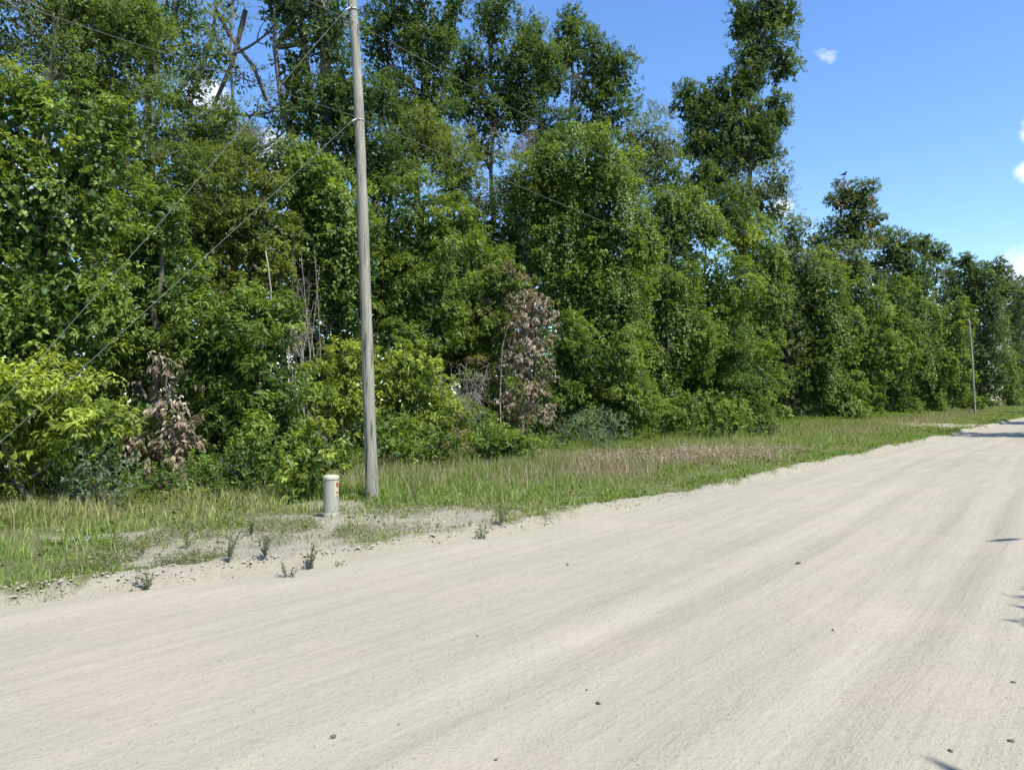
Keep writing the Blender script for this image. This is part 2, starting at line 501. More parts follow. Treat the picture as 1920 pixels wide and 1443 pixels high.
def crown_leaves(rng, blobs, sty):
    """blobs: (centre(3), radii(3)) -> arrays of leaf base, direction, normal, length, width, colour"""
    P, D, Nn, Ls, Ws, C = [], [], [], [], [], []
    L0, W0 = sty['L'], sty['W']
    base = np.array(sty['col']); young = np.array(sty['young'])
    L0, W0 = L0 * 1.05, W0 * 1.08
    la = L0 * W0 * .5
    for c, r in blobs:
        c = np.array(c); r = np.array(r)
        A = 4 * math.pi * ((((r[0] * r[1]) ** 1.6 + (r[0] * r[2]) ** 1.6 + (r[1] * r[2]) ** 1.6) / 3) ** (1 / 1.6))
        lr = np.clip(sty['lobe'] * r.min(), .22, 1.1)
        m = max(6, int(A / (lr * lr * 4.4)))
        dirs = unit(rng.normal(size=(m * 2, 3)))
        dirs[:, 2] = np.where((dirs[:, 2] < -.5) & (rng.random(m * 2) < .6), -dirs[:, 2], dirs[:, 2])
        keep = ((dirs * BACK).sum(1) < .35) | (rng.random(m * 2) < .18)
        dirs = dirs[keep][:m]
        m = len(dirs)
        lc = c + dirs * r * rng.uniform(.58, 1.18, (m, 1))
        lrad = lr * rng.uniform(.55, 1.35, m)
        hue = rng.random(m) ** 1.6
        bright = rng.uniform(.75, 1.2, m)
        nl = int(sty['dens'] * A * .51 / la)
        ns = max(1, int(nl / sty['k']))
        # sprigs
        w = lrad ** 2; w /= w.sum()
        li = rng.choice(m, ns, p=w)
        sd = unit(rng.normal(size=(ns, 3)) + dirs[li] * .9 + np.array([0, 0, .75]))
        sp = lc[li] + sd * (lrad[li] * np.where(rng.random(ns) < .11, rng.uniform(1.1, 1.9, ns), rng.uniform(.6, 1.08, ns) ** .6))[:, None] * np.array([1, 1, .8])
        stem = unit(sd * .7 + rng.normal(size=(ns, 3)) * .45 + np.array([0, 0, sty['rise']]))
        k = sty['k']
        idx = np.repeat(np.arange(ns), k)
        j = np.tile(np.arange(k), ns)
        t = (j + rng.random(ns * k)) / k
        pos = sp[idx] + stem[idx] * (t * sty['stem'])[:, None]
        rad_ = unit(rng.normal(size=(ns * k, 3)))
        rad_ -= stem[idx] * (rad_ * stem[idx]).sum(1)[:, None]
        dd = unit(unit(rad_) * .9 + stem[idx] * (.35 + .4 * t[:, None]) + np.array([0, 0, -sty['droop']]))
        nn = unit(np.array([0, 0, .75]) + sd[idx] * .55 + rng.normal(size=(ns * k, 3)) * .38)
        h = np.clip(hue[li][idx] * .75 + rng.random(ns)[idx] * .5 - .17 + t * .2, 0, 1)[:, None] * sty['ymix']
        col = base * (1 - h) + young * h
        col = col * (bright[li][idx] * rng.uniform(.72, 1.28, ns * k) * rng.uniform(.85, 1.15, ns)[idx])[:, None]
        if sty.get('dead', 0) > 0:
            dm = rng.random(m) < sty['dead']
            dl = dm[li][idx] | (rng.random(ns * k) < sty['dead'] * .25)
            dc = np.array([.24, .175, .12]) * rng.uniform(.6, 1.35, (ns * k, 1))
            col = np.where(dl[:, None], dc, col)
        if sty.get('live', 0) > 0:
            lv = (rng.random(ns) < sty['live'])[idx]
            col = np.where(lv[:, None], np.array([.07, .14, .03]) * rng.uniform(.6, 1.5, (ns * k, 1)), col)
        P.append(pos); D.append(dd); Nn.append(nn)
        zz = np.repeat(rng.uniform(.62, 1.28, ns), k); Ls.append(L0 * zz * rng.uniform(.6, 1.2, ns * k)); Ws.append(W0 * zz * rng.uniform(.7, 1.2, ns * k)); C.append(col)
        # hanging vine strands
        nv = int(sty['vine'] * A * 1.15)
        if nv:
            K = 16
            nc = 13
            cen = rng.uniform(0, 2 * math.pi, nc); cb = rng.uniform(.86, 1.2, nc); cs = rng.uniform(0, .7, nc)
            ci = rng.integers(0, nc, nv)
            ph = cen[ci] + rng.normal(size=nv) * .15
            th0 = cs[ci] + rng.uniform(.05, .6, nv)
            ln = rng.uniform(.6, 1.6, nv)
            q = np.arange(K)[None, :] / K
            th = np.minimum(th0[:, None] + q * ln[:, None], 1.62)
            over = np.maximum(th0[:, None] + q * ln[:, None] - 1.62, 0) * r[2]
            bulge = cb[ci][:, None] * (1 + .10 * (rng.random(nv)[:, None] - .5)) - .10 * ((ph - cen[ci])[:, None] / .2) ** 2
            php = ph[:, None] + .10 * np.sin(q * 6 + ph[:, None] * 13)
            X = np.stack([np.sin(th) * np.cos(php), np.sin(th) * np.sin(php), np.cos(th)], -1)
            pos = c + X * r * bulge[..., None]
            pos[..., 2] -= over
            kp = ((X * BACK).sum(-1).mean(1) < .4)
            pos = pos[kp]; X = X[kp]
            nv = len(pos)
            rep = sty['vk']
            pos = np.repeat(pos.reshape(-1, 3), rep, 0); X = np.repeat(X.reshape(-1, 3), rep, 0)
            n = len(pos)
            pos = pos + rng.normal(size=(n, 3)) * .07
            dd = unit(X * np.array([.6, .6, .1]) + rng.normal(size=(n, 3)) * .5 + np.array([0, 0, -.75]))
            nn = unit(X * .9 + np.array([0, 0, .55]) + rng.normal(size=(n, 3)) * .3)
            sh = np.repeat(rng.random(nv), K * rep)
            tq = np.clip(sh * .8 + rng.random(n) * .3 - .15, 0, 1)[:, None] * sty['ymix']
            col = (base * (1 - tq) + young * tq) * rng.uniform(.75, 1.3, (n, 1))
            P.append(pos); D.append(dd); Nn.append(nn)
            Ls.append(L0 * .95 * rng.uniform(.6, 1.2, n)); Ws.append(W0 * 1.45 * rng.uniform(.7, 1.2, n)); C.append(col)
        # leaves inside the crown
        ni = int(sty['core'] * r[0] * r[2] * 5.2 / (la * 5))
        dirs = unit(rng.normal(size=(ni, 3)))
        pos = c + dirs * r * rng.uniform(.25, .85, (ni, 1))
        P.append(pos); D.append(unit(rng.normal(size=(ni, 3)) + np.array([0, 0, -.3])))
        Nn.append(unit(rng.normal(size=(ni, 3)) + np.array([0, 0, .5])))
        Ls.append(L0 * rng.uniform(1.6, 2.5, ni)); Ws.append(W0 * rng.uniform(1.9, 2.8, ni))
        C.append(base * rng.uniform(.6, 1.0, (ni, 1)))
    return [np.concatenate(a) for a in (P, D, Nn, Ls, Ws, C)]


STY = dict(L=.12, W=.05, k=7, stem=.16, droop=.35, rise=.3, dens=1.6, core=1.2, vine=0.0, vk=2, lobe=.34, ymix=.8,
           col=(0.073, 0.143, 0.029), young=(0.249, 0.330, 0.059))
SPECIES = {
    'laurel': dict(L=.14, W=.045, droop=.75, k=8, rise=.5, dens=1.6),
    'laurel_yellow': dict(L=.125, W=.042, droop=.85, k=8, rise=.5, dens=1.6, col=(0.154, 0.220, 0.032), young=(0.406, 0.490, 0.089), ymix=1.0),
    'draped': dict(L=.115, W=.06, vine=2.2, dens=.9, droop=.5, core=1.3, lobe=.25),
    'draped_far': dict(L=.15, W=.08, vine=1.3, vk=2, dens=.95, droop=.5, core=1.2, lobe=.25),
    'fine': dict(L=.085, W=.034, k=9, stem=.2, droop=.15, dens=1.25, core=.8, lobe=.42, col=(0.091, 0.150, 0.042), young=(0.222, 0.293, 0.079)),
    'lacy': dict(L=.10, W=.036, k=9, stem=.3, droop=.3, dens=.75, core=.3, lobe=.5, col=(0.086, 0.137, 0.046), young=(0.212, 0.264, 0.098)),
    'oak': dict(L=.13, W=.06, k=8, stem=.24, droop=.1, dens=1.25, core=1.0, lobe=.40, col=(0.049, 0.101, 0.032), young=(0.139, 0.204, 0.047)),
    'oak_far': dict(L=.19, W=.09, k=8, stem=.36, droop=.1, dens=1.3, core=1.1, lobe=.36, col=(0.053, 0.101, 0.036), young=(0.131, 0.196, 0.048)),
    'grey_oak': dict(L=.17, W=.07, k=9, stem=.4, droop=.2, dens=1.0, core=.8, lobe=.42, col=(0.098, 0.144, 0.066), young=(0.197, 0.245, 0.100)),
    'dead': dict(L=.14, W=.045, droop=1.1, k=8, stem=.22, rise=.1, dens=1.25, core=.3, live=.13, col=(.17, .13, .09), young=(.36, .295, .22), ymix=1.0),
    'herb': dict(L=.09, W=.04, k=8, stem=.2, droop=.1, dens=.8, core=.6, col=(0.091, 0.174, 0.032), young=(0.258, 0.340, 0.079)),
    'grey_herb': dict(L=.08, W=.025, k=9, stem=.28, droop=-.1, dens=.6, core=.4, col=(0.136, 0.202, 0.121), young=(0.277, 0.360, 0.238)),
}


def tree(name, label, cat, p, blobs, species, seed, trunk_px=None, trunk_r=.11, lean=0, group=None, thick=.9, limbs=True,
         bark=None, Y=None, extra=None, **over):
    """blobs: (px, py, rx, ry[, p offset]) half sizes as seen from the road, placed at their true distance"""
    rng = np.random.default_rng(seed)
    sty = dict(STY); sty.update(SPECIES[species]); sty.update(over)
    bl = []
    cx = np.mean([b[0] for b in blobs])
    Y0 = Y or depth(cx, p)
    for b in blobs:
        Yb = Y0 + (b[4] if len(b) > 4 else 0)
        c = at(b[0], b[1], Yb)
        a, h = b[2] * Yb / F, b[3] * Yb / F
        bl.append((np.array(c), (a, min(max(a, h * .6), 1.6 * a) * thick, h)))
    sub = []
    for c, r in bl:
        for _ in range(2 if species not in ('lacy', 'herb', 'grey_herb') else 1):
            d_ = unit(rng.normal(size=3) * [1, .7, .8] + [0, -.2, .15])
            f_ = rng.uniform(.28, .5)
            sub.append((c + d_ * np.array(r) * rng.uniform(.8, 1.08), tuple(np.array(r) * f_ * rng.uniform(.8, 1.3, 3))))
    if 0 < p <= 17.6 and species not in ('dead', 'herb', 'grey_herb') and not label.startswith(('small yellow-leaved', 'yellow-green leaf cluster')):
        lowb = min(bl, key=lambda q: q[0][2] - q[1][2])
        bx, by, zb = lowb[0][0], lowb[0][1], lowb[0][2] - lowb[1][2] * .7
        rr_ = max(.9, min(2.2, lowb[1][0] * .85))
        z = .75
        while z - rr_ * .4 < zb and species not in ('airy',):
            bl.append((np.array([bx + rng.normal() * .45 * rr_, by + rng.normal() * .3 * rr_, z]), (rr_ * rng.uniform(.6, 1.15), rr_ * rng.uniform(.6, .95), rr_ * rng.uniform(.5, .8))))
            z += rr_ * 1.0
    bl += sub
    tx = trunk_px if trunk_px is not None else cx
    g = at(tx, 800, Y0)
    gx, gy = g.x, g.y
    g0 = gzf(gx, gy)
    th = thing(name, label, cat, (gx, gy, g0), group)
    org = np.array([gx, gy, g0])
    arr = crown_leaves(rng, bl, sty)
    P = arr[0]
    ok = P[:, 2] > g0 + .05
    arr = [a[ok] for a in arr]
    TRIS[0] += len(arr[0]) * 2
    me = leaf_mesh('crown', arr[0] - org, arr[1], arr[2], arr[3], arr[4], arr[5], M_DRY if species == 'dead' else M_LEAF, curl=.12)
    link('crown', me, th)
    # trunk and limbs
    order = sorted(bl, key=lambda q: q[0][2])
    top = order[-1][0]
    T = Tubes()
    n = 9
    low = order[0][0]
    pts = []
    for i in range(n):
        q = i / (n - 1)
        tgt = np.array([top[0], top[1], top[2]])
        pt = org * (1 - q) + tgt * q
        pt[:2] += (rng.normal(size=2) * .12 * top[2] * .12 * math.sin(q * 3.1))
        pts.append(pt)
    pts = np.array(pts); pts[0, 2] = g0 - .1
    T.add(pts, np.linspace(trunk_r, trunk_r * .3, n), 8)
    if limbs:
        for c, r in bl[:len(bl) - len(sub)]:
            # branch leaving the trunk below the blob, then boughs inside it
            z0 = max(g0 + .4, c[2] - 1.2 * r[2] - .5)
            i0 = int(np.clip(np.searchsorted(pts[:, 2], z0), 0, n - 1))
            a0 = pts[i0]
            c1 = (a0 + c) / 2 + np.array([0, 0, -.15 * np.linalg.norm(c - a0)])
            q = np.linspace(0, 1, 6)[:, None]
            br = a0 * (1 - q) ** 2 + 2 * c1 * q * (1 - q) + c * q * q
            T.add(br, np.linspace(trunk_r * .5, trunk_r * .22, 6), 6, False)
            for _ in range(7):
                d = unit(rng.normal(size=3) + np.array([0, 0, .4])); e = c + d * np.array(r) * rng.uniform(.75, 1.0)
                s0 = br[rng.integers(2, 6)]
                m1 = (s0 + e) / 2 + rng.normal(size=3) * .12 * np.linalg.norm(e - s0)
                bb = s0 * (1 - q) ** 2 + 2 * m1 * q * (1 - q) + e * q * q
                T.add(bb, np.linspace(trunk_r * .22, .008, 6), 4, False)
    if extra:
        for pth, r0, r1 in extra:
            pp = np.array([np.array(at(a, b, Y0 + (k[0] if k else 0))) for a, b, *k in pth])
            T.add(pp, np.linspace(r0, r1, len(pp)), 7)
    T.V = [v - org for v in T.V]
    tm = T.build('trunk', bark or M_BARK)
    TRIS[0] += len(tm.polygons)
    link('trunk', tm, th)
    return th


def twig_bush(name, label, cat, px, py, Y, w, h, seed, n=26, mat_=None, r0=.012):
    """a leafless tangle of dead stems; px,py its middle, w,h its half size in picture units"""
    rng = np.random.default_rng(seed)
    c = np.array(at(px, py, Y)); a, hh = w * Y / F, h * Y / F
    gx, gy = c[0], c[1]; g0 = gzf(gx, gy)
    org = np.array([gx, gy, g0])
    th = thing(name, label, cat, org)
    T = Tubes()
    lo = c[2] - hh
    for i in range(n):
        b = np.array([gx + rng.normal() * a * .35, gy + rng.normal() * a * .35, g0 if rng.random() < .4 else max(g0, lo)])
        e = c + np.array([rng.uniform(-1, 1) * a, rng.uniform(-1, 1) * a * .6, rng.uniform(-.6, 1) * hh])
        m1 = (b + e) / 2 + rng.normal(size=3) * .2 * a
        q = np.linspace(0, 1, 7)[:, None]
        pp = b * (1 - q) ** 2 + 2 * m1 * q * (1 - q) + e * q * q
        T.add(pp, np.linspace(r0 * rng.uniform(.6, 1.4), .004, 7), 4, False)
        for _ in range(9):
            s0 = pp[rng.integers(2, 7)]
            d = unit(rng.normal(size=3) + np.array([0, 0, .1])) * rng.uniform(.2, .65) * a
            q3 = np.linspace(0, 1, 4)[:, None]
            kk = s0 + d * q3 + np.array([0, 0, -.15]) * a * q3 ** 2 + rng.normal(size=3) * .05 * a * q3 * (1 - q3)
            T.add(kk, [r0 * .5, r0 * .4, r0 * .3, .002], 3, False)
            for _ in range(2):
                s1 = kk[rng.integers(1, 4)]; d1 = unit(rng.normal(size=3)) * rng.uniform(.1, .3) * a
                T.add(np.array([s1, s1 + d1 * .5 + rng.normal(size=3) * .02, s1 + d1]), [r0 * .3, r0 * .25, .002], 3, False)
    T.V = [v - org for v in T.V]
    me = T.build('stems', mat_ or M_TWIG)
    TRIS[0] += len(me.polygons)
    link('stems', me, th)
    return th


# ---- trees and shrubs of the forest edge: nearest row
tree('leafy_shrub', 'bright yellow-green shrub with drooping leaves at the lower left, over a dark hollow', 'shrub', 13.3,
     [(60, 765, 115, 62), (175, 790, 70, 55), (-60, 790, 90, 85), (30, 835, 70, 30)], 'laurel_yellow', 101, trunk_px=60, trunk_r=.05)
tree('vine_covered_tree', 'tall dark green vine-smothered tree with pale yellow shoots at its top, at the left edge', 'tree', 15.4,
     [(95, 600, 130, 105), (50, 430, 140, 140), (150, 300, 70, 130), (-10, 260, 90, 130), (90, 200, 40, 50)], 'draped', 102, trunk_px=80, ymix=1.15, L=.105, W=.052)
tree('leafy_tree', 'mid-green bushy tree between the vine-smothered left tree and the yellow-green round one', 'tree', 16.5,
     [(275, 440, 75, 80), (290, 540, 85, 90), (230, 640, 80, 80), (330, 620, 70, 60)], 'laurel', 103, trunk_px=280)
tree('dead_leaf_bush', 'shrivelled brown bush of hanging dead leaves left of the white marker post', 'shrub', 13.9,
     [(300, 780, 26, 36), (290, 855, 38, 30), (318, 715, 20, 26), (345, 860, 24, 24), (330, 800, 18, 22), (268, 820, 20, 22), (310, 830, 30, 26)], 'dead', 104, trunk_px=300, trunk_r=.04)
tree('leafy_tree', 'broad glossy green bush between the dead brown bush and the bare grey twig tangle', 'tree', 14.8,
     [(450, 640, 105, 75), (490, 730, 95, 80), (390, 790, 60, 75), (520, 820, 60, 60), (400, 690, 70, 70)], 'laurel', 105, trunk_px=450, ymix=.95)
tree('round_crowned_tree', 'rounded yellow-green tree with olive foliage under the crossing guy wires', 'tree', 18,
     [(430, 385, 85, 70), (480, 450, 75, 60), (380, 460, 65, 60), (460, 530, 70, 50)], 'laurel', 106, trunk_px=430, col=(.080, .120, .028), young=(.25, .30, .07), L=.11)
tree('vine_covered_tree', 'dense dome-topped dark green tree directly left of the tall wooden pole', 'tree', 19,
     [(575, 360, 88, 72), (610, 460, 80, 100), (560, 480, 60, 90), (640, 560, 50, 90)], 'draped', 107, trunk_px=600)
tree('leafy_shrub', 'small yellow-leaved shrub hanging just left of the wooden pole at mid height', 'shrub', 16.5,
     [(648, 690, 42, 48), (640, 765, 48, 36)], 'laurel_yellow', 108, trunk_px=660, trunk_r=.035)
tree('leafy_shrub', 'little bright green shrub right behind the white marker post', 'shrub', 0,
     [(596, 845, 34, 34), (585, 895, 44, 40)], 'laurel_yellow', 109, trunk_px=590, trunk_r=.03, Y=12.9, L=.11, col=(0.098, 0.163, 0.027))
tree('leafy_shrub', 'low green shrub at the grass edge, midway between dead brown bush and white marker post', 'shrub', 0,
     [(470, 870, 44, 50), (430, 895, 36, 32), (515, 895, 30, 30)], 'herb', 110, trunk_px=470, trunk_r=.03, Y=13.6)
tree('leafy_shrub', 'grey-green feathery weed bush at the foot of the lower left yellow-green shrub', 'shrub', 0,
     [(190, 880, 42, 42), (205, 930, 42, 36), (150, 935, 34, 30)], 'grey_herb', 111, trunk_px=190, trunk_r=.02, Y=12.0)
tree('leafy_shrub', 'yellow-green drooping-leaved bush immediately right of the wooden pole', 'shrub', 15.6,
     [(775, 705, 55, 52), (745, 775, 50, 52), (800, 790, 48, 52), (760, 840, 55, 28)], 'laurel_yellow', 112, trunk_px=770, trunk_r=.05, col=(0.115, 0.180, 0.027))
tree('leafy_tree', 'mid-green bushy tree right of the pole with a rounded light top', 'tree', 18,
     [(775, 430, 85, 85), (800, 560, 85, 85), (725, 560, 50, 100), (790, 650, 80, 50)], 'laurel', 113, trunk_px=770, L=.12)
tree('leafy_tree', 'slender feathery green tree left of the dead brown column of leaves', 'tree', 17.5,
     [(885, 540, 60, 100), (880, 660, 65, 70), (920, 610, 35, 70)], 'laurel', 114, trunk_px=885, L=.11, W=.036, rise=.8)
tree('dead_leaf_bush', 'tall column of dead pinkish brown leaves standing in the middle of the green wall', 'shrub', 14.6,
     [(985, 600, 32, 46), (1012, 600, 24, 40), (980, 670, 38, 34), (985, 770, 46, 36), (1000, 710, 24, 24)], 'dead', 115, trunk_px=975, trunk_r=.06, bark=M_PALEBARK)
tree('leafy_tree', 'olive and rust topped sapling growing through the dead brown column', 'tree', 16,
     [(955, 535, 44, 36), (930, 560, 30, 40)], 'laurel', 116, trunk_px=950, trunk_r=.05, L=.11, dead=.3)
tree('vine_covered_tree', 'big vine-draped tree with an arched top, right of the dead brown column', 'tree', 16.6,
     [(1080, 330, 100, 78), (1030, 420, 62, 110), (1140, 430, 62, 120), (1150, 570, 62, 110), (1070, 540, 60, 80)], 'draped', 117, trunk_px=1085, trunk_r=.16, dens=1.5, vine=3.0)
tree('leafy_shrub', 'dark green undergrowth bush at the foot of the big arched vine-draped tree', 'shrub', 15.4,
     [(1130, 700, 75, 70), (1075, 770, 55, 50), (1170, 770, 60, 45), (1062, 650, 40, 56)], 'laurel', 118, trunk_px=1130, trunk_r=.05)
tree('leafy_shrub', 'low olive-yellow bush between the pole bush and the dead brown column', 'shrub', 14.6,
     [(850, 800, 50, 40), (905, 815, 36, 34)], 'herb', 119, trunk_px=860, trunk_r=.03)
tree('leafy_shrub', 'pale green weed clump on the grass just right of the dead brown column base', 'shrub', 13.6,
     [(1130, 812, 44, 28), (1060, 822, 24, 26)], 'grey_herb', 120, trunk_px=1120, trunk_r=.02)
tree('vine_covered_tree', 'vine-hung tree with long hanging curtains, second column right of the big arched tree', 'tree', 17,
     [(1265, 430, 66, 72), (1240, 540, 66, 90), (1270, 640, 60, 80), (1215, 690, 55, 70)], 'draped', 121, trunk_px=1250, L=.13, W=.06)
tree('leafy_tree', 'green laurel-like tree over the bright low shrub patch beside the grass clearing', 'tree', 16,
     [(1350, 545, 66, 62), (1330, 630, 66, 66), (1380, 700, 72, 60), (1300, 710, 50, 50)], 'laurel', 122, trunk_px=1345, L=.15, W=.055)
tree('vine_covered_tree', 'vine-draped bushy tree ending the near forest block, beside a dark gap', 'tree', 17.5,
     [(1410, 470, 52, 66), (1425, 570, 46, 70), (1405, 640, 48, 50)], 'draped_far', 123, trunk_px=1410)
tree('leafy_tree', 'yellow-green leaf cluster catching the sun high up, above the near forest block end', 'tree', 17,
     [(1385, 435, 30, 24), (1400, 455, 22, 22)], 'laurel_yellow', 124, trunk_px=1385, trunk_r=.05, L=.16, W=.07)
tree('leafy_shrub', 'broad bright green low shrub patch at the back of the dry grass clearing', 'shrub', 12.9,
     [(1310, 780, 80, 34), (1245, 795, 44, 24), (1370, 790, 40, 26)], 'herb', 125, trunk_px=1310, trunk_r=.03, L=.12, W=.06, col=(0.098, 0.171, 0.027))
tree('leafy_shrub', 'small dark green round shrub alone in the grass clearing', 'shrub', 10.9,
     [(1432, 808, 30, 26), (1425, 830, 34, 18)], 'herb', 126, trunk_px=1430, trunk_r=.02, L=.11, col=(0.057, 0.115, 0.027))
tree('leafy_tree', 'bushy green tree behind the small round shrub, right of the bright low patch', 'tree', 15.2,
     [(1420, 720, 42, 48), (1395, 760, 40, 26)], 'laurel', 127, trunk_px=1415, trunk_r=.05, L=.15, W=.06)
tree('leafy_shrub', 'dark leafy bush in the grass edge right behind the foot of the tall wooden pole', 'shrub', 0,
     [(722, 820, 46, 34), (745, 850, 50, 22)], 'herb', 140, trunk_px=725, trunk_r=.03, Y=18.2, L=.11, W=.045)
tree('leafy_shrub', 'mixed olive bush with reddish dead leaves, low in front of the yellow-green bush', 'shrub', 0,
     [(830, 830, 52, 32), (800, 856, 40, 18)], 'herb', 141, trunk_px=825, trunk_r=.03, Y=18.8, dead=.25)
tree('leafy_shrub', 'low green bush at the left foot of the dead brown column', 'shrub', 0,
     [(915, 835, 44, 26), (955, 845, 36, 18)], 'laurel', 142, trunk_px=920, trunk_r=.03, Y=20, L=.11)
tree('leafy_shrub', 'low broad bush under the left dead brown bush, spilling onto the grass', 'shrub', 0,
     [(335, 900, 54, 26), (400, 905, 40, 24), (275, 905, 34, 22)], 'herb', 143, trunk_px=335, trunk_r=.03, Y=13.3)
tree('leafy_shrub', 'dark low bush at the picture edge beneath the bright yellow-green shrub', 'shrub', 0,
     [(20, 900, 60, 34), (90, 905, 50, 34), (-60, 900, 60, 36)], 'herb', 144, trunk_px=40, trunk_r=.03, Y=12.7, col=(.05, .10, .025))
# further along the road
tree('vine_covered_tree', 'dark rounded bushy tree right of the gap in the forest edge', 'tree', 16.4,
     [(1530, 545, 60, 62), (1540, 640, 62, 62), (1530, 720, 66, 52)], 'draped_far', 130, trunk_px=1530)
tree('leafy_tree', 'mid-green tree below the reddish flat-topped far tree', 'tree', 16,
     [(1612, 575, 48, 62), (1620, 670, 50, 62), (1600, 740, 46, 30)], 'laurel', 131, trunk_px=1612, L=.19, W=.085)
tree('leafy_tree', 'narrow green forest-edge tree with a soft cone top, fourth from the dark gap', 'tree', 15.6,
     [(1672, 590, 40, 66), (1680, 680, 44, 56)], 'laurel', 132, trunk_px=1675, L=.22, W=.10)
tree('vine_covered_tree', 'drooping olive green tree midway between the dark gap and the far pole', 'tree', 15.4,
     [(1728, 610, 34, 60), (1735, 690, 38, 52)], 'draped_far', 133, trunk_px=1730, L=.22, W=.11)
tree('leafy_tree', 'sunlit yellow-green forest-edge tree just left of the far thin pole', 'tree', 15.4,
     [(1785, 620, 30, 62), (1788, 700, 34, 44)], 'laurel', 134, trunk_px=1785, L=.26, W=.12, col=(0.090, 0.147, 0.027))
tree('leafy_tree', 'blue-green rounded tree right of the far thin pole', 'tree', 15.6,
     [(1850, 620, 32, 58), (1850, 700, 34, 46)], 'grey_oak', 135, trunk_px=1850, L=.3, W=.14, dens=.9)
tree('leafy_tree', 'hazy grey-green tree at the right end of the treeline', 'tree', 15.6,
     [(1900, 610, 34, 70), (1905, 700, 30, 46)], 'grey_oak', 136, trunk_px=1900, L=.4, W=.2, dens=.9)

# ---- taller trees standing behind the edge
tree('tall_tree', 'lacy greyish tree with bare twigs in the top left corner', 'tree', 21,
     [(40, 50, 100, 80), (10, 160, 60, 70), (110, 110, 60, 70), (60, 180, 60, 60), (100, 10, 80, 50), (-40, 60, 60, 90)], 'lacy', 201, trunk_px=10, trunk_r=.14,
     extra=[([(30, 260), (45, 190), (70, 120), (60, 30)], .05, .02)], bark=M_PALEBARK)
tree('tall_tree', 'fine-leaved olive tree rising behind the pale-shooted vine tree', 'tree', 20,
     [(180, 50, 100, 70), (210, 150, 85, 70), (230, 240, 70, 70), (120, 20, 60, 60), (240, 60, 70, 60), (160, 220, 70, 60)], 'fine', 202, trunk_px=200, trunk_r=.14)
tree('tall_tree', 'open-crowned tree with a kinked dark trunk, left of the sky gaps', 'tree', 23,
     [(330, 30, 80, 55), (370, 130, 60, 45), (290, 100, 60, 60), (320, 260, 80, 60), (330, 190, 60, 40), (400, 240, 50, 36), (250, 320, 60, 50)], 'fine', 203, trunk_px=275, trunk_r=.12, dens=.42,
     extra=[([(278, 260), (277, 160), (280, 95), (320, 50), (336, 0), (345, -60)], .11, .05)])
tree('tall_tree', 'sparse see-through tree with crossing bare dark limbs against the sky', 'tree', 26,
     [(420, 20, 50, 26), (450, 150, 50, 22), (510, 210, 60, 30), (515, 50, 34, 50), (430, 265, 56, 40), (400, 60, 30, 30), (540, 240, 50, 50)], 'lacy', 204, trunk_px=430, trunk_r=.13, dens=.26,
     extra=[([(405, 20), (440, 80), (475, 125), (500, 190)], .08, .07), ([(460, 20), (448, 70), (435, 120), (400, 200)], .10, .08),
            ([(350, 200), (372, 150), (400, 60), (410, -40)], .12, .05), ([(380, 190), (362, 180), (350, 160)], .05, .03)])
tree('tall_tree', 'dark massive tree with several straight dark trunks directly left of the pole top', 'tree', 23,
     [(610, 60, 60, 80), (650, 180, 44, 70), (555, 20, 50, 60), (600, 230, 70, 54), (700, 290, 55, 60), (640, 300, 60, 60), (550, 140, 30, 60), (700, 200, 40, 50)], 'oak', 205, trunk_px=600, trunk_r=.22,
     extra=[([(590, 330), (585, 200), (572, 100), (560, -30)], .17, .10), ([(612, 300), (612, 150), (605, 0)], .26, .16), ([(540, 260), (556, 160), (575, 60)], .09, .06)])
tree('tall_tree', 'dark green tall tree behind the pole top, its crown cut by the picture edge', 'tree', 24,
     [(770, 30, 75, 70), (710, 90, 40, 70), (800, 110, 54, 44), (740, 200, 60, 50), (850, 20, 22, 30), (800, 200, 50, 50), (830, 70, 26, 40), (770, 270, 70, 50)], 'oak', 206, trunk_px=760, trunk_r=.18)
tree('tall_tree', 'tall pointed oak-like tree whose tip nearly touches the top edge, left of the blue sky', 'tree', 24,
     [(925, 45, 46, 55), (880, 140, 66, 44), (965, 130, 66, 52), (930, 210, 70, 44), (990, 70, 30, 30), (860, 200, 44, 40), (985, 200, 44, 50), (900, 280, 44, 40)], 'oak', 207, trunk_px=930, trunk_r=.18,
     extra=[([(815, 200), (860, 180), (905, 150), (930, 130)], .07, .05)])
tree('tall_tree', 'rounded oak-like crown stepping down to the right against the blue sky, with leaning pale limbs', 'tree', 22.5,
     [(1065, 90, 50, 54), (1125, 120, 40, 40), (1155, 160, 42, 46), (1020, 160, 44, 44), (1140, 225, 48, 38), (1060, 250, 60, 36), (1010, 280, 36, 44), (1100, 170, 30, 40)], 'oak', 208, trunk_px=1090, trunk_r=.16, bark=M_PALEBARK,
     extra=[([(1060, 250), (1080, 170), (1110, 110)], .07, .04), ([(1110, 240), (1130, 170), (1110, 130)], .06, .03)])
tree('leafy_tree', 'olive-yellow tree top showing between the pole and the big arched vine-draped tree', 'tree', 20.5,
     [(830, 290, 54, 44), (860, 350, 55, 54), (800, 250, 44, 40), (960, 350, 44, 44), (760, 320, 50, 50)], 'fine', 209, trunk_px=840, col=(0.115, 0.163, 0.033), dens=.8)
tree('leafy_tree', 'dim blue-green tree in shade behind the light-topped tree right of the pole', 'tree', 22,
     [(720, 350, 60, 50), (880, 430, 60, 54), (940, 450, 60, 70), (960, 560, 60, 80), (860, 500, 60, 60)], 'oak', 210, trunk_px=880, trunk_r=.1)
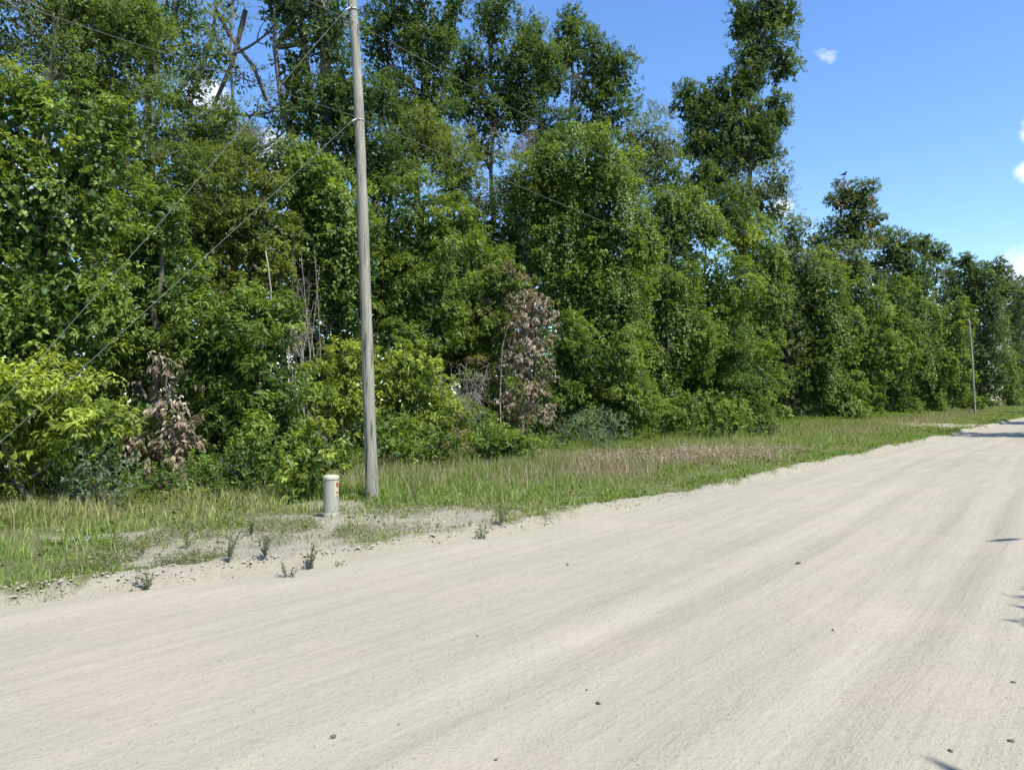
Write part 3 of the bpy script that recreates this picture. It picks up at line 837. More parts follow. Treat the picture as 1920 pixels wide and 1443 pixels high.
tree('leafy_tree', 'pale grey-green tree on the shoulder between the arched vine-draped tree and the tall narrow tree', 'tree', 21,
     [(1210, 270, 46, 50), (1235, 335, 46, 40), (1180, 340, 50, 44), (1245, 290, 28, 40)], 'grey_oak', 211, trunk_px=1200, L=.13, W=.055, dens=.9)
tree('tall_tree', 'very tall narrow oak with a lobed crown standing alone against the blue sky', 'tree', 20,
     [(1440, 25, 44, 40), (1390, 45, 24, 34), (1425, 95, 46, 44), (1467, 128, 28, 26), (1400, 150, 32, 30), (1375, 190, 40, 34), (1300, 205, 32, 44),
      (1330, 190, 26, 30), (1310, 275, 38, 40), (1360, 260, 50, 44), (1425, 235, 46, 40), (1458, 215, 22, 32), (1400, 285, 44, 34), (1345, 330, 50, 36), (1470, 30, 18, 30)],
     'oak_far', 212, trunk_px=1360, trunk_r=.3, lobe=.42, core=1.6, dens=1.8)
tree('tall_tree', 'airy silver-green tree top hanging under the very tall narrow oak', 'tree', 18.5,
     [(1452, 345, 30, 34), (1420, 370, 44, 40), (1445, 410, 36, 36), (1380, 380, 40, 36)], 'grey_oak', 213, trunk_px=1430, dens=.5)
tree('tall_tree', 'dark green tree shoulder below the very tall narrow oak', 'tree', 18,
     [(1290, 355, 42, 46), (1340, 400, 52, 40), (1270, 395, 34, 30)], 'oak_far', 214, trunk_px=1320)
tree('tall_tree', 'far flat-topped tree with a reddish brown crown, narrower at its neck', 'tree', 18,
     [(1600, 362, 36, 20), (1578, 378, 26, 20), (1622, 385, 20, 18), (1598, 412, 36, 36), (1600, 450, 42, 28), (1550, 450, 36, 30), (1545, 490, 40, 26)],
     'oak_far', 215, trunk_px=1595, trunk_r=.2, L=.24, W=.11, dead=.12)
tree('tall_tree', 'thin silvery tree in the notch left of the far flat-topped tree', 'tree', 17.5,
     [(1490, 455, 30, 36), (1475, 500, 32, 36), (1510, 500, 26, 26)], 'grey_oak', 216, trunk_px=1490, L=.2, W=.09)
tree('tall_tree', 'grey-green tree just below the far flat-topped tree', 'tree', 17,
     [(1600, 500, 46, 36), (1570, 520, 36, 30)], 'grey_oak', 217, trunk_px=1600, L=.22, W=.10, dens=.9)
tree('tall_tree', 'round-headed dark green tree, first to the right of the far flat-topped tree', 'tree', 17.4,
     [(1675, 475, 36, 42), (1660, 525, 36, 40), (1700, 510, 36, 44)], 'oak_far', 218, trunk_px=1680, L=.26, W=.12)
tree('tall_tree', 'spreading tree with a loose branch reaching right towards the cloud', 'tree', 17.2,
     [(1740, 468, 24, 16), (1762, 480, 18, 16), (1725, 460, 20, 14), (1730, 520, 34, 36), (1700, 560, 30, 30)], 'oak_far', 219, trunk_px=1725, L=.28, W=.13)
tree('tall_tree', 'broad dark tree crown behind the far thin pole', 'tree', 17,
     [(1808, 495, 20, 14), (1830, 515, 30, 24), (1860, 508, 26, 18), (1800, 545, 34, 36), (1840, 560, 34, 36)], 'oak_far', 220, trunk_px=1830, L=.32, W=.15)
tree('tall_tree', 'last tall tree crown beside the white cloud at the right edge', 'tree', 17,
     [(1890, 535, 26, 28), (1915, 560, 26, 30), (1875, 560, 26, 30)], 'oak_far', 221, trunk_px=1890, L=.42, W=.2, col=(0.074, 0.122, 0.053))
tree('leafy_tree', 'dark recessed tree filling the gap between the near forest block and the far rounded trees', 'tree', 19,
     [(1470, 570, 46, 50), (1465, 660, 44, 60), (1440, 730, 34, 40)], 'oak_far', 222, trunk_px=1470, L=.2, W=.09)
tree('leafy_tree', 'shaded green tree behind the bare grey twigs left of the pole', 'tree', 20,
     [(520, 600, 50, 70), (640, 660, 50, 60), (680, 500, 30, 90), (575, 690, 60, 70), (560, 780, 70, 50), (400, 720, 70, 70)], 'oak', 223, trunk_px=600)
tree('leafy_tree', 'shaded green tree behind the rounded yellow-green tree top', 'tree', 21,
     [(350, 340, 70, 56), (240, 350, 70, 70), (500, 310, 60, 40), (400, 330, 60, 40)], 'fine', 224, trunk_px=340, dens=.7)

# ---- leafless tangles and bare stems
twig_bush('bare_twigs', 'tangle of grey leafless stems in the dark gap left of the wooden pole', 'dead brush', 555, 560, depth(555, 17), 46, 110, 301, 24)
twig_bush('bare_twigs', 'grey-brown dead brush left of the dead brown leaf column, near the ground', 'dead brush', 865, 735, depth(865, 15.3), 52, 60, 302, 24)
twig_bush('bare_twigs', 'pale dead twigs caught high between the sparse see-through tree and the rounded yellow-green tree', 'dead brush', 470, 265, depth(470, 22), 50, 36, 303, 18)
twig_bush('bare_twigs', 'silvery dead twigs above the big arched vine-draped tree', 'dead brush', 985, 270, depth(985, 19), 66, 36, 304, 20)
twig_bush('bare_twigs', 'low dead twigs beneath the little shrubs left of the white marker post', 'dead brush', 440, 880, 13.9, 50, 34, 305, 16, r0=.007)
T = Tubes()
for lab, pts_, r0, r1 in (
        ('thin pale bare stem rising in front of the grey twig tangle', [(541, 660), (543, 600), (540, 560)], .022, .016),
        ('slim whitish stem with no leaves, above the grey twig tangle', [(508, 545), (503, 500), (498, 470)], .022, .014),
        ('pale crooked stem at the left side of the dead brown column', [(938, 735), (942, 650), (952, 610), (966, 590)], .018, .012)):
    Yd = depth(pts_[0][0], 15.9 if pts_[0][0] < 900 else 15.1)
    w = [np.array(at(a, b, Yd)) for a, b in pts_]
    g0 = gzf(w[0][0], w[0][1]); org = np.array([w[0][0], w[0][1], g0])
    w = [org + np.array([0, 0, -.1])] + w
    T = Tubes(); T.add(np.array(w) - org, np.linspace(r0, r1, len(w)), 6)
    o = link('sapling', T.build('sapling', M_PALEBARK), None, label=lab, category='bare sapling')
    o.location = org

# ---- copies of the far trees where the row runs on towards the road's end
def copy_thing(src, loc, label, rot=0.0, sc=1.0, group=None):
    r = src.copy(); COL.objects.link(r)
    r.location = loc; r.rotation_euler = (0, 0, rot); r.scale = (sc, sc, sc)
    r['label'] = label
    if group:
        r['group'] = group
    for ch in src.children:
        c = ch.copy(); COL.objects.link(c); c.parent = r
    return r


named = {o['label']: o for o in COL.objects if 'label' in o.keys()}
src_far = [o for l, o in named.items() if l.startswith(('blue-green rounded', 'hazy grey-green', 'broad dark tree crown', 'last tall tree', 'dark rounded bushy'))]
rr = random.Random(5)
for i, (s, p) in enumerate([(205, 17), (232, 15.5), (262, 19), (300, 16), (345, 20), (390, 16), (150, 24), (178, 26), (230, 27)]):
    x, y = R(s, p)
    copy_thing(src_far[i % len(src_far)], (x, y, 0), 'far tree merging into the row where the road vanishes', rr.uniform(-.5, .5), rr.uniform(.9, 1.15),
               'far trees merging at the end of the row')
rear = [named[k] for k in named if k.startswith(('dark green tall tree', 'dim blue-green', 'dark green tree shoulder', 'shaded green tree behind the bare'))]
for i in range(44):
    s, p = -22 + i * 4.6 + rr.uniform(-1.5, 1.5), (24, 31)[i % 2] + rr.uniform(-1, 2)
    x, y = R(s, p)
    copy_thing(rear[i % len(rear)], (x, y, 0), 'shaded tree deep in the wood behind the edge row', rr.uniform(-.6, .6), rr.uniform(.48, .66) * (1 if s < 45 else 1.3),
               'shaded trees deep in the wood')
# trees on the other side of the road, out of frame to the right, whose shade reaches the road
src_tall = [named[k] for k in named if k.startswith(('very tall narrow oak', 'round-headed dark green', 'dark rounded bushy', 'green laurel-like'))]
OPP = [(41, -7.5, 1, 1.32), (45, -11, 1, 1.2), (60, -11, 2, .9), (75, -12, 1, 1.0), (100, -12, 2, 1.1), (130, -12, 1, 1.1), (170, -12, 2, 1.2)]
for s, p, k, sc in OPP:
    x, y = R(s, p)
    copy_thing(src_tall[k], (x, y, 0), 'tree on the opposite side of the road', rr.uniform(0, 6), sc, 'trees on the opposite side of the road')


def shade_tree(s, p, h, tips, seed, label):
    """tree on the near right roadside: crown blobs high up and boughs that reach to given points"""
    rng = np.random.default_rng(seed)
    x, y = R(s, p)
    org = np.array([x, y, 0.0])
    sty = dict(STY); sty.update(SPECIES['oak']); sty.update(L=.16, W=.07)
    bl = [(org + np.array([rng.uniform(-.6, .6), rng.uniform(-.6, .6), h + rng.uniform(-.8, .6)]), np.array([1.5, 1.5, 1.1])) for _ in range(3)]
    th = thing('roadside_tree', label, 'tree', org)
    T = Tubes()
    q = np.linspace(0, 1, 8)[:, None]
    T.add(org * (1 - q) + (org + np.array([.2, .1, h])) * q + np.array([0, 0, -.1]) * (1 - q), np.linspace(.16, .06, 8), 8)
    for tp in tips:
        a0 = org + np.array([.1, 0, h * .72]); tp = np.array(tp)
        m1 = (a0 + tp) / 2 + np.array([0, 0, .5])
        br = a0 * (1 - q) ** 2 + 2 * m1 * q * (1 - q) + tp * q * q
        T.add(br, np.linspace(.06, .006, 8), 5, False)
        for u_ in np.linspace(.35, .98, 7):
            c = a0 * (1 - u_) ** 2 + 2 * m1 * u_ * (1 - u_) + tp * u_ * u_
            rr_ = .42 * (1 - u_) + .10
            bl.append((c, np.array([rr_, rr_, rr_ * .8])))
    sty['lobe'] = .5
    arr = crown_leaves(rng, bl, sty)
    me = leaf_mesh('crown', arr[0] - org, arr[1], arr[2], arr[3], arr[4], arr[5], M_LEAF, curl=.1)
    TRIS[0] += len(arr[0]) * 2
    link('crown', me, th)
    T.V = [v - org for v in T.V]
    link('trunk', T.build('trunk', M_BARK), th)


def shade_source(px, py, z):
    """the point at height z whose shadow falls where the ray through (px,py) meets the road"""
    d = ray(px, py); k = -CAM_H / d.z
    return (d.x * k + sunv.x / sunv.z * z, d.y * k + sunv.y / sunv.z * z, z)


shade_tree(3.0, -7.5, 6.5, [shade_source(1900, 1012, 6.2), shade_source(1868, 1118, 5.8)], 401,
           'roadside tree across the road whose bough tips shade the right edge of the sand')
shade_tree(-1.5, -6.5, 6.0, [shade_source(1815, 1470, 5.2)], 402,
           'small roadside tree across the road behind the viewpoint, shading the bottom edge')

# ---- dim brush deep inside the wood: one mass
rng = np.random.default_rng(7)
n = 95000
s = -30 + 230 * rng.random(n) ** 1.3
p = 19.5 + rng.random(n) * 9
x, y = R(s, p)
z = rng.random(n) ** 1.2 * np.interp(s, [0, 20, 60, 200], [7.5, 9.5, 12, 16]) * (.7 + .6 * fbm(s * .3, p * .3, 91)) + .1
dens = fbm(s * .55, z * .6, 93)
k = dens > .36
x, y, z, s = x[k], y[k], z[k], s[k]; n = len(x)
P = np.stack([x, y, z], -1)
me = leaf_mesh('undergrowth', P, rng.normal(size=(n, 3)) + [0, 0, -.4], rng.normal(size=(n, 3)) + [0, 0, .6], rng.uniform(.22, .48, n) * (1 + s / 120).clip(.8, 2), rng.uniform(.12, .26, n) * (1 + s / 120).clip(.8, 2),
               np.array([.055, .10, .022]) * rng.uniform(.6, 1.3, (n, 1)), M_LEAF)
TRIS[0] += 2 * n
n = 26000
s = -45 + 420 * rng.random(n) ** 1.5; p = rng.uniform(36, 46, n)
x, y = R(s, p)
P = np.stack([x, y, rng.random(n) ** 1.25 * (9.5 + 5 * fbm(s * .2, p * 0, 95)) + .1], -1)
m2 = leaf_mesh('distant_woods', P, rng.normal(size=(n, 3)), rng.normal(size=(n, 3)) + [0, 0, .4], rng.uniform(.6, 1.3, n), rng.uniform(.35, .8, n),
               np.array([.045, .085, .03]) * rng.uniform(.6, 1.3, (n, 1)), M_LEAF)
TRIS[0] += 2 * n
link('distant_woods', m2, None, label='mass of farther woodland glimpsed through gaps in the trees', kind='stuff')
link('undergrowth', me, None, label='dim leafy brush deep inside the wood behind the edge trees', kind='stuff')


# ---- grass
def blades(name, x, y, h, w, col, lean, rng, matl, label):
    n = len(x)
    far = np.hypot(x, y) > 13.5
    parts = []
    for sel in (~far, far):
        parts.append(blade_geo(x[sel], y[sel], h[sel], w[sel], lean[sel], rng, sel is far))
    V = np.concatenate([parts[0][0], parts[1][0]]); Fs = np.concatenate([parts[0][1], parts[1][1] + len(parts[0][0])])
    c = np.concatenate([np.repeat(col[~far], 5, 0), np.repeat(col[far], 3, 0)])
    TRIS[0] += len(Fs)
    link(name, mk_mesh(name, V, Fs, 3, matl, col=c), None, label=label, kind='stuff')


def blade_geo(x, y, h, w, lean, rng, single):
    n = len(x)
    z = gz(x, y) - .01
    a = rng.uniform(0, 2 * math.pi, n)
    sx, sy = np.cos(a), np.sin(a)
    b = rng.uniform(0, 2 * math.pi, n)
    lx, ly = np.cos(b) * lean * h, np.sin(b) * lean * h
    V = np.zeros((n, 5, 3), np.float32)
    V[:, 0] = np.stack([x - sx * w, y - sy * w, z], -1)
    V[:, 1] = np.stack([x + sx * w, y + sy * w, z], -1)
    V[:, 2] = np.stack([x + sx * w * .8 + lx * .3, y + sy * w * .8 + ly * .3, z + h * .6], -1)
    V[:, 3] = np.stack([x - sx * w * .8 + lx * .3, y - sy * w * .8 + ly * .3, z + h * .6], -1)
    V[:, 4] = np.stack([x + lx, y + ly, z + h * (1 - .35 * np.abs(lean))], -1)
    i = np.arange(n, dtype=np.int32)[:, None] * 5
    Fs = np.concatenate([i + np.array([[0, 1, 2]]), i + np.array([[0, 2, 3]]), i + np.array([[3, 2, 4]])], 1).reshape(-1, 3)
    if single:
        V = V[:, [0, 1, 4]]
        Fs = np.arange(n * 3, dtype=np.int32).reshape(-1, 3)
    return V.reshape(-1, 3), Fs


def scatter(n, rng, far=95, pmax=19):
    """points on the verge, thinning with distance"""
    d = 7 * (far / 7) ** rng.random(n)
    s = np.sqrt(np.maximum(d * d - 81, 0)) * 1.0
    s = np.where(d < 12, rng.uniform(-3, 9, n), s)
    p = 4.6 + rng.random(n) * (pmax - 4.6)
    x, y = R(s, p)
    u = x / np.maximum(y, .1)
    k = (u > -.78) & (u < .72) & (y > 3)
    return s[k], p[k], x[k], y[k]


rng = np.random.default_rng(11)
s, p, x, y = scatter(640000, rng, 170)
e = road_edge(s)
b = bare(x, y)
clump = fbm(x * 1.7, y * 1.7, 61, 3)
keep = (p > e - .15) & (rng.random(len(s)) < np.clip((clump - .30) * 3.4, .04, 1) * (1 - .955 * b) * np.where(p > 16.5, .5, 1))
s, p, x, y, b, clump = s[keep], p[keep], x[keep], y[keep], b[keep], clump[keep]
n = len(s)
dist = np.hypot(x, y)
inner = np.clip((p - road_edge(s)) / 5, 0, 1)
hn = fbm(x * .8, y * .8, 67, 3)
h = (.035 + .15 * rng.random(n)) * (.25 + 1.5 * hn) * np.where(clump > .55, 1.35, 1.0) * (.5 + 1.2 * inner) * (1 - .5 * b) * (1 + .25 * (dist > 30))
w = (.0018 + .002 * rng.random(n)) * (1 + dist / 11)
dry = np.clip(fbm(x * .45, y * .45, 71, 3) * 2.6 - 1.28 + .2 * inner + .25 * b + rng.normal(size=n) * .22, 0, 1)[:, None]
pinkz = np.clip(np.maximum(ell(x, y, 1260, 865, 3.2, 3.0), np.maximum(ell(x, y, 1080, 880, 2.5, 4), ell(x, y, 700, 905, 2.0, 2.0))) + .5 * ((s > 36) & (p > 9)), 0, 1)[:, None]
g1 = np.array([.13, .22, .04]); g2 = np.array([.24, .31, .075]); d1 = np.array([.38, .33, .17]); pk = np.array([.28, .19, .145])
r1 = rng.random((n, 1))
col = g1 * (1 - r1) + g2 * r1
dd_ = d1 * (1 - pinkz) + pk * pinkz
fd = np.clip(dry * .75 + .45 * pinkz * rng.random((n, 1)), 0, 1)
col = (col * (1 - fd) + dd_ * fd) * rng.uniform(.75, 1.25, (n, 1))
print('grass', n)
blades('grass', x, y, h, w, col, rng.uniform(.1, .7, n), rng, M_GRASS, 'green and straw coloured grass of the verge')

# tall dry seed stalks
s, p, x, y = scatter(90000, rng, 110, 18)
b = bare(x, y)
zone = np.maximum.reduce([ell(x, y, 1260, 862, 4.0, 4.0), ell(x, y, 1030, 880, 3.0, 5), ell(x, y, 720, 900, 3.0, 3.0), .9 * ((s > 34) & (p > 8.5)), ell(x, y, 450, 930, 2.0, 1.2) * .5,
                          np.full(len(x), .05)])
keep = (p > road_edge(s) + .9) & (rng.random(len(s)) < zone * .5 * (1 - .8 * b))
x, y, s = x[keep], y[keep], s[keep]; n = len(x); dist = np.hypot(x, y)
col = np.array([.36, .27, .20]) * rng.uniform(.6, 1.4, (n, 1)) * np.array([1, 1, 1]) + np.array([0, .03, 0]) * rng.random((n, 1))
print('stalks', n)
blades('dry_stalks', x, y, rng.uniform(.2, .5, n), (.0025 + .002 * rng.random(n)) * (1 + dist / 14), col, rng.uniform(.05, .45, n), rng, M_GRASS, 'dry pinkish seed stalks standing over the grass')

# low broad-leaved weeds among the grass and along the wood
s, p, x, y = scatter(200000, rng, 90, 17.5)
e = road_edge(s)
m_ = fbm(x * 2.4, y * 2.4, 83, 3)
edgew = np.clip((p - 11.5) / 2.5, 0, 1)
keep = (p > e + .1) & (rng.random(len(s)) < np.clip((m_ - .50) * 3 + .45 * edgew, 0, 1) * (1 - .93 * bare(x, y)))
x, y, s, p = x[keep], y[keep], s[keep], p[keep]; n = len(x); dist = np.hypot(x, y)
ew = np.clip((p - 11.5) / 2.5, 0, 1)
P = np.stack([x, y, gz(x, y) + rng.random(n) ** 1.3 * (.10 + .38 * ew)], -1)
col = (np.array([.10, .17, .025]) * rng.uniform(.6, 1.5, (n, 1)) + np.array([.05, .03, 0]) * rng.random((n, 1)) ** 2)
k = 1 + dist / 28
me = leaf_mesh('weeds', P, rng.normal(size=(n, 3)) * [1, 1, .4] + [0, 0, .15], rng.normal(size=(n, 3)) * .45 + [0, 0, 1], rng.uniform(.03, .075, n) * k, rng.uniform(.018, .04, n) * k, col, M_LEAF)
TRIS[0] += 2 * n
print('weeds', n)
link('weeds', me, None, label='low broad-leaved weeds between the grass and the wood', kind='stuff')

# leaf litter and bark bits on the bare ground
s, p, x, y = scatter(60000, rng, 60, 17)
b = bare(x, y)
keep = (p > road_edge(s) - .1) & (rng.random(len(s)) < np.where(b > .25, .38 * (fbm(x * 2.1, y * 2.1, 15) > .46) + .05, .15))
x, y = x[keep], y[keep]; n = len(x)
P = np.stack([x, y, gz(x, y) + .006], -1)
me = leaf_mesh('leaf_litter', P, rng.normal(size=(n, 3)) * [1, 1, .15], rng.normal(size=(n, 3)) * .35 + [0, 0, 1], rng.uniform(.02, .06, n), rng.uniform(.01, .03, n),
               np.array([.29, .24, .17]) * rng.uniform(.7, 1.6, (n, 1)), M_DRY)
TRIS[0] += 2 * n
link('leaf_litter', me, None, label='scattered dry leaves and bark bits on the bare sand of the verge', kind='stuff')

# pinkish brown thatch lying where the grass is thin
n = 15000
dz = [(1245, 862, 3.0, 3.2, .7), (1370, 848, 2.6, 2.8, .3)]
x = []; y = []
for px, py, rx, ry, wq in dz:
    d = ray(px, py); k = -CAM_H / d.z; m_ = int(n * wq)
    a = rng.uniform(0, 6.283, m_); q = np.sqrt(rng.random(m_))
    x.append(d.x * k + rx * q * np.cos(a)); y.append(d.y * k + ry * q * np.sin(a))
x = np.concatenate(x); y = np.concatenate(y)
k = (toSP(x, y)[1] > road_edge(toSP(x, y)[0]) + 1.6) & (fbm(x * 1.4, y * 1.4, 19) + rng.normal(size=len(x)) * .08 > .45); x, y = x[k], y[k]; n = len(x)
P = np.stack([x, y, gz(x, y) + rng.random(n) * .16], -1)
me = leaf_mesh('thatch', P, rng.normal(size=(n, 3)) * [1, 1, .3], rng.normal(size=(n, 3)) * .4 + [0, 0, 1], rng.uniform(.07, .16, n), rng.uniform(.014, .04, n),
               np.array([.33, .265, .205]) * rng.uniform(.5, 1.3, (n, 1)), M_DRY)
TRIS[0] += 2 * n
link('dead_thatch', me, None, label='pinkish brown dead leaves and thatch lying in the thin grass of the clearing', kind='stuff')

# sparse wiry weeds over the bare patch: one mass
x, y = [], []
for px, py, rx, ry, m_ in ((560, 1020, 2.2, 1.2, 1500), (420, 1010, 1.8, .9, 1300), (480, 1065, 1.7, .35, 900), (240, 1085, 1.3, .35, 500), (600, 1060, .8, .22, 500), (800, 975, 1.3, .5, 500)):
    d = ray(px, py); k = -CAM_H / d.z
    a = rng.uniform(0, 6.283, m_); q = np.sqrt(rng.random(m_))
    x.append(d.x * k + rx * q * np.cos(a)); y.append(d.y * k + ry * q * np.sin(a))
x = np.concatenate(x); y = np.concatenate(y)
k = (toSP(x, y)[1] > road_edge(toSP(x, y)[0]) + .02) & (fbm(x * 2.2, y * 2.2, 29) > .53); x, y = x[k], y[k]; n = len(x)
x = np.repeat(x, 9) + rng.normal(size=n * 9) * .035; y = np.repeat(y, 9) + rng.normal(size=n * 9) * .035
hh_ = np.repeat(rng.uniform(.04, .16, n), 9) * rng.random(n * 9); n *= 9
P = np.stack([x, y, gz(x, y) + hh_], -1)
me = leaf_mesh('small_weeds', P, rng.normal(size=(n, 3)) * [1, 1, .6] + [0, 0, .9], rng.normal(size=(n, 3)) + [0, 0, .6], rng.uniform(.02, .05, n), rng.uniform(.006, .014, n),
               (np.array([.17, .20, .10]) * rng.uniform(.5, 1.5, (n, 1))) + np.array([.10, .06, .02]) * (rng.random((n, 1)) < .3), M_GRASS)
TRIS[0] += 2 * n
print('small weeds', n)
link('small_weeds', me, None, label='sparse wiry grey-green weeds dotted over the bare sandy patch', kind='stuff')

# clods of sand pushed up along the road's lip
n = 3800
s_ = np.concatenate([rng.uniform(.5, 14, n // 2), 1 + 40 * rng.random(n - n // 2) ** 1.5])
p_ = road_edge(s_) + rng.normal(size=n) * .22 + .02
x, y = R(s_, p_)
z = np.maximum(gz(x, y), rzz(x, y)) - .012
r = rng.uniform(.004, .017, n) * rng.uniform(.5, 1.2, n) * (1 + s_ / 40)
octa = np.array([[1, 0, 0], [.5, .87, .2], [-.5, .87, 0], [-1, 0, .2], [-.5, -.87, 0], [.5, -.87, .1], [0, 0, .75]])
V = np.stack([x, y, z], -1)[:, None, :] + octa[None] * r[:, None, None] * rng.uniform(.6, 1.35, (n, 7, 1))
i = np.arange(n)[:, None] * 7
Fs = np.concatenate([i + np.array([[q, (q + 1) % 6, 6]]) for q in range(6)], 1).reshape(-1, 3)
M_CLOD = plain_mat('sand_clod', (.36, .33, .26), .95, noise=.25, scale=2.2)
link('sand_clods', mk_mesh('sand_clods', V.reshape(-1, 3), Fs, 3, M_CLOD), None, label='crumbly clods of sand along the lip of the road', kind='stuff')

# crumbs of sand and grit on the road: one mass
n = 9000
yy = 3.2 + 22 * rng.random(n) ** 1.7
u = rng.uniform(-.75, .75, n)
x = yy * u; y = yy
s_, p_ = toSP(x, y)
k = (p_ < road_edge(s_) + .1) & (fbm(p_ * 1.5, s_ * .2, 14) + rng.normal(size=n) * .12 > .5); x, y = x[k], y[k]; n = len(x)
r = rng.uniform(.003, .009, n) * (1 + np.hypot(x, y) / 30)
base = np.stack([x, y, rzz(x, y)], -1)
octa = np.array([[1, 0, 0], [0, 1, 0], [-1, 0, 0], [0, -1, 0], [0, 0, .8]])
V = base[:, None, :] + octa[None] * r[:, None, None] * rng.uniform(.6, 1.3, (n, 5, 1))
i = np.arange(n)[:, None] * 5
Fs = np.concatenate([i + np.array([f]) for f in ([0, 1, 4], [1, 2, 4], [2, 3, 4], [3, 0, 4])], 1).reshape(-1, 3)
M_GRIT = plain_mat('grit', (.33, .30, .235), .95, noise=.5, scale=3)
link('road_grit', mk_mesh('road_grit', V.reshape(-1, 3), Fs, 3, M_GRIT), None, label='loose sand crumbs and grit lying on the road', kind='stuff')

# ---- single stones and bits on the road
M_STONE = plain_mat('dark_stone', (.12, .10, .085), .8, noise=.5, scale=40)


def stone(px, py, size, label, m=None, seed=0):
    rg = np.random.default_rng(seed + 900)
    d = ray(px, py); k = -(CAM_H - .03) / d.z
    x, y = d.x * k, d.y * k
    z = float(rzz(np.array([x]), np.array([y]))[0])
    import bmesh
    bm = bmesh.new(); bmesh.ops.create_icosphere(bm, subdivisions=2, radius=1)
    for v in bm.verts:
        f = 1 + .3 * (float(vn(np.array([v.co.x * 2 + 5 + seed]), np.array([v.co.y * 2 + v.co.z * 3 + 9]), seed)[0]) - .5) * 2
        v.co = Vector((v.co.x * f * size, v.co.y * f * size * .7, v.co.z * f * size * .55))
    me = bpy.data.meshes.new('stone'); bm.to_mesh(me); bm.free()
    me.materials.append(m or M_STONE)
    for pl in me.polygons:
        pl.use_smooth = True
    o = link('stone', me, None, label=label, category='stone')
    o.location = (x, y, z + size * .3); o.rotation_euler = (0, 0, rg.uniform(0, 3))


stone(1122, 1317, .015, 'dark pebble near the bottom centre of the road, blackest of all', seed=1)
stone(624, 1378, .018, 'brown flat stone on the sand near the bottom, left of centre', seed=2)
stone(1497, 1057, .026, 'grey-brown stone on the sand below the grass clearing', seed=3)
stone(1562, 1182, .012, 'tiny dark pebble on the sand beside the faint tyre rut', seed=4)
stone(1900, 1279, .013, 'small dark stone nearest the right edge of the road, upper of a pair', seed=5)
stone(1895, 1388, .015, 'small dark stone near the lower right corner', seed=6)
stone(1782, 1408, .013, 'small dark stone left of the lower right corner stone', seed=7)
stone(1064, 1056, .022, 'faint brown stone high on the sand, in line with the dead brown column', plain_mat('brown_stone', (.2, .16, .12), .9), 8)
stone(1100, 1293, .008, 'speck of a pebble just above the blackest pebble', seed=9)
stone(930, 1421, .010, 'small dark pebble at the bottom edge of the sand near the middle', seed=10)
stone(748, 1350, .010, 'pale grey-brown crumb of stone right of the flat brown stone', plain_mat('pale_stone', (.22, .19, .15), .9), 11)
stone(895, 1187, .012, 'faint small stone in the middle of the sand below the grass tip', plain_mat('dun_stone', (.18, .15, .12), .9), 12)

# ---- upright weeds on the bare patch, each its own plant
M_STALK = plain_mat('weed_stalk', (.14, .15, .08), .8)


def weed(px, py, hpx, label, seed, col=(.085, .115, .07), yellow=False):
    rg = np.random.default_rng(seed)
    d = ray(px, py); k = -(CAM_H - .05) / d.z
    x, y = d.x * k, d.y * k
    org = np.array([x, y, gzf(x, y)])
    H = hpx * y / F
    th = thing('weed', label, 'weed', org)
    T = Tubes(); P, D = [], []
    for i in range(9):
        a = rg.uniform(0, 2 * math.pi); sp = rg.uniform(.1, .45) * H; hh = H * rg.uniform(.55, 1.05)
        pts = np.array([[0, 0, -.02], [math.cos(a) * sp * .3, math.sin(a) * sp * .3, hh * .45], [math.cos(a) * sp, math.sin(a) * sp, hh]])
        T.add(pts, [.0045, .0035, .0015], 4, False)
        for _ in range(13):
            t = rg.uniform(.15, 1)
            P.append(pts[0] * (1 - t) ** 2 + 2 * pts[1] * t * (1 - t) + pts[2] * t * t)
            aa = rg.uniform(0, 6.28); D.append([math.cos(aa), math.sin(aa), rg.uniform(0, .9)])
    P = np.array(P); D = np.array(D); n = len(P)
    c = np.array(col) * rg.uniform(.7, 1.5, (n, 1))
    if yellow:
        c[rg.random(n) < .25] = (.5, .42, .03)
    me = leaf_mesh('leaves', P, D, rg.normal(size=(n, 3)) * .4 + [0, 0, 1], rg.uniform(.02, .05, n), rg.uniform(.009, .018, n), c, M_LEAF)
    link('leaves', me, th); link('stalks', T.build('stalks', M_STALK), th)


weed(428, 1068, 78, 'tall spindly grey-green weed on the bare sandy patch, left of the marker post', 501)
weed(497, 1062, 40, 'short wiry weed at the sand edge between the two tall spindly weeds', 502)
weed(538, 1072, 56, 'scraggly weed at the lower lip of the sandy patch', 503)
weed(582, 1056, 66, 'tall thin weed on the sandy patch straight below the white marker post', 504)
weed(275, 1095, 60, 'bluish weed where the left grass meets the sand', 505)
weed(905, 1003, 46, 'dark green weed tuft at the pointed tip of grass on the sand', 506, (.05, .09, .03))
weed(940, 992, 40, 'second green weed tuft on the grass tip, nearer the open road', 507, (.06, .10, .03))
weed(352, 1035, 50, 'olive weed between the left grass and the bare patch', 508, (.09, .12, .04), True)
weed(268, 1042, 36, 'low yellow-flowered weed in the left grass', 509, (.09, .12, .04), True)
weed(640, 1052, 30, 'small dry weed at the right end of the sandy lip', 510, (.12, .12, .06))
weed(470, 1010, 42, 'pale weed in the middle of the bare patch', 511, (.10, .12, .07))
weed(345, 955, 50, 'yellow-green weed with small yellow flowers below the dead brown bush', 512, (.10, .13, .03), True)
weed(775, 945, 62, 'yellowish weed in the grass just right of the wooden pole', 513, (.13, .16, .03))
weed(1000, 880, 50, 'upright light green weed in the taller grass below the dead brown column', 514, (.10, .14, .03))

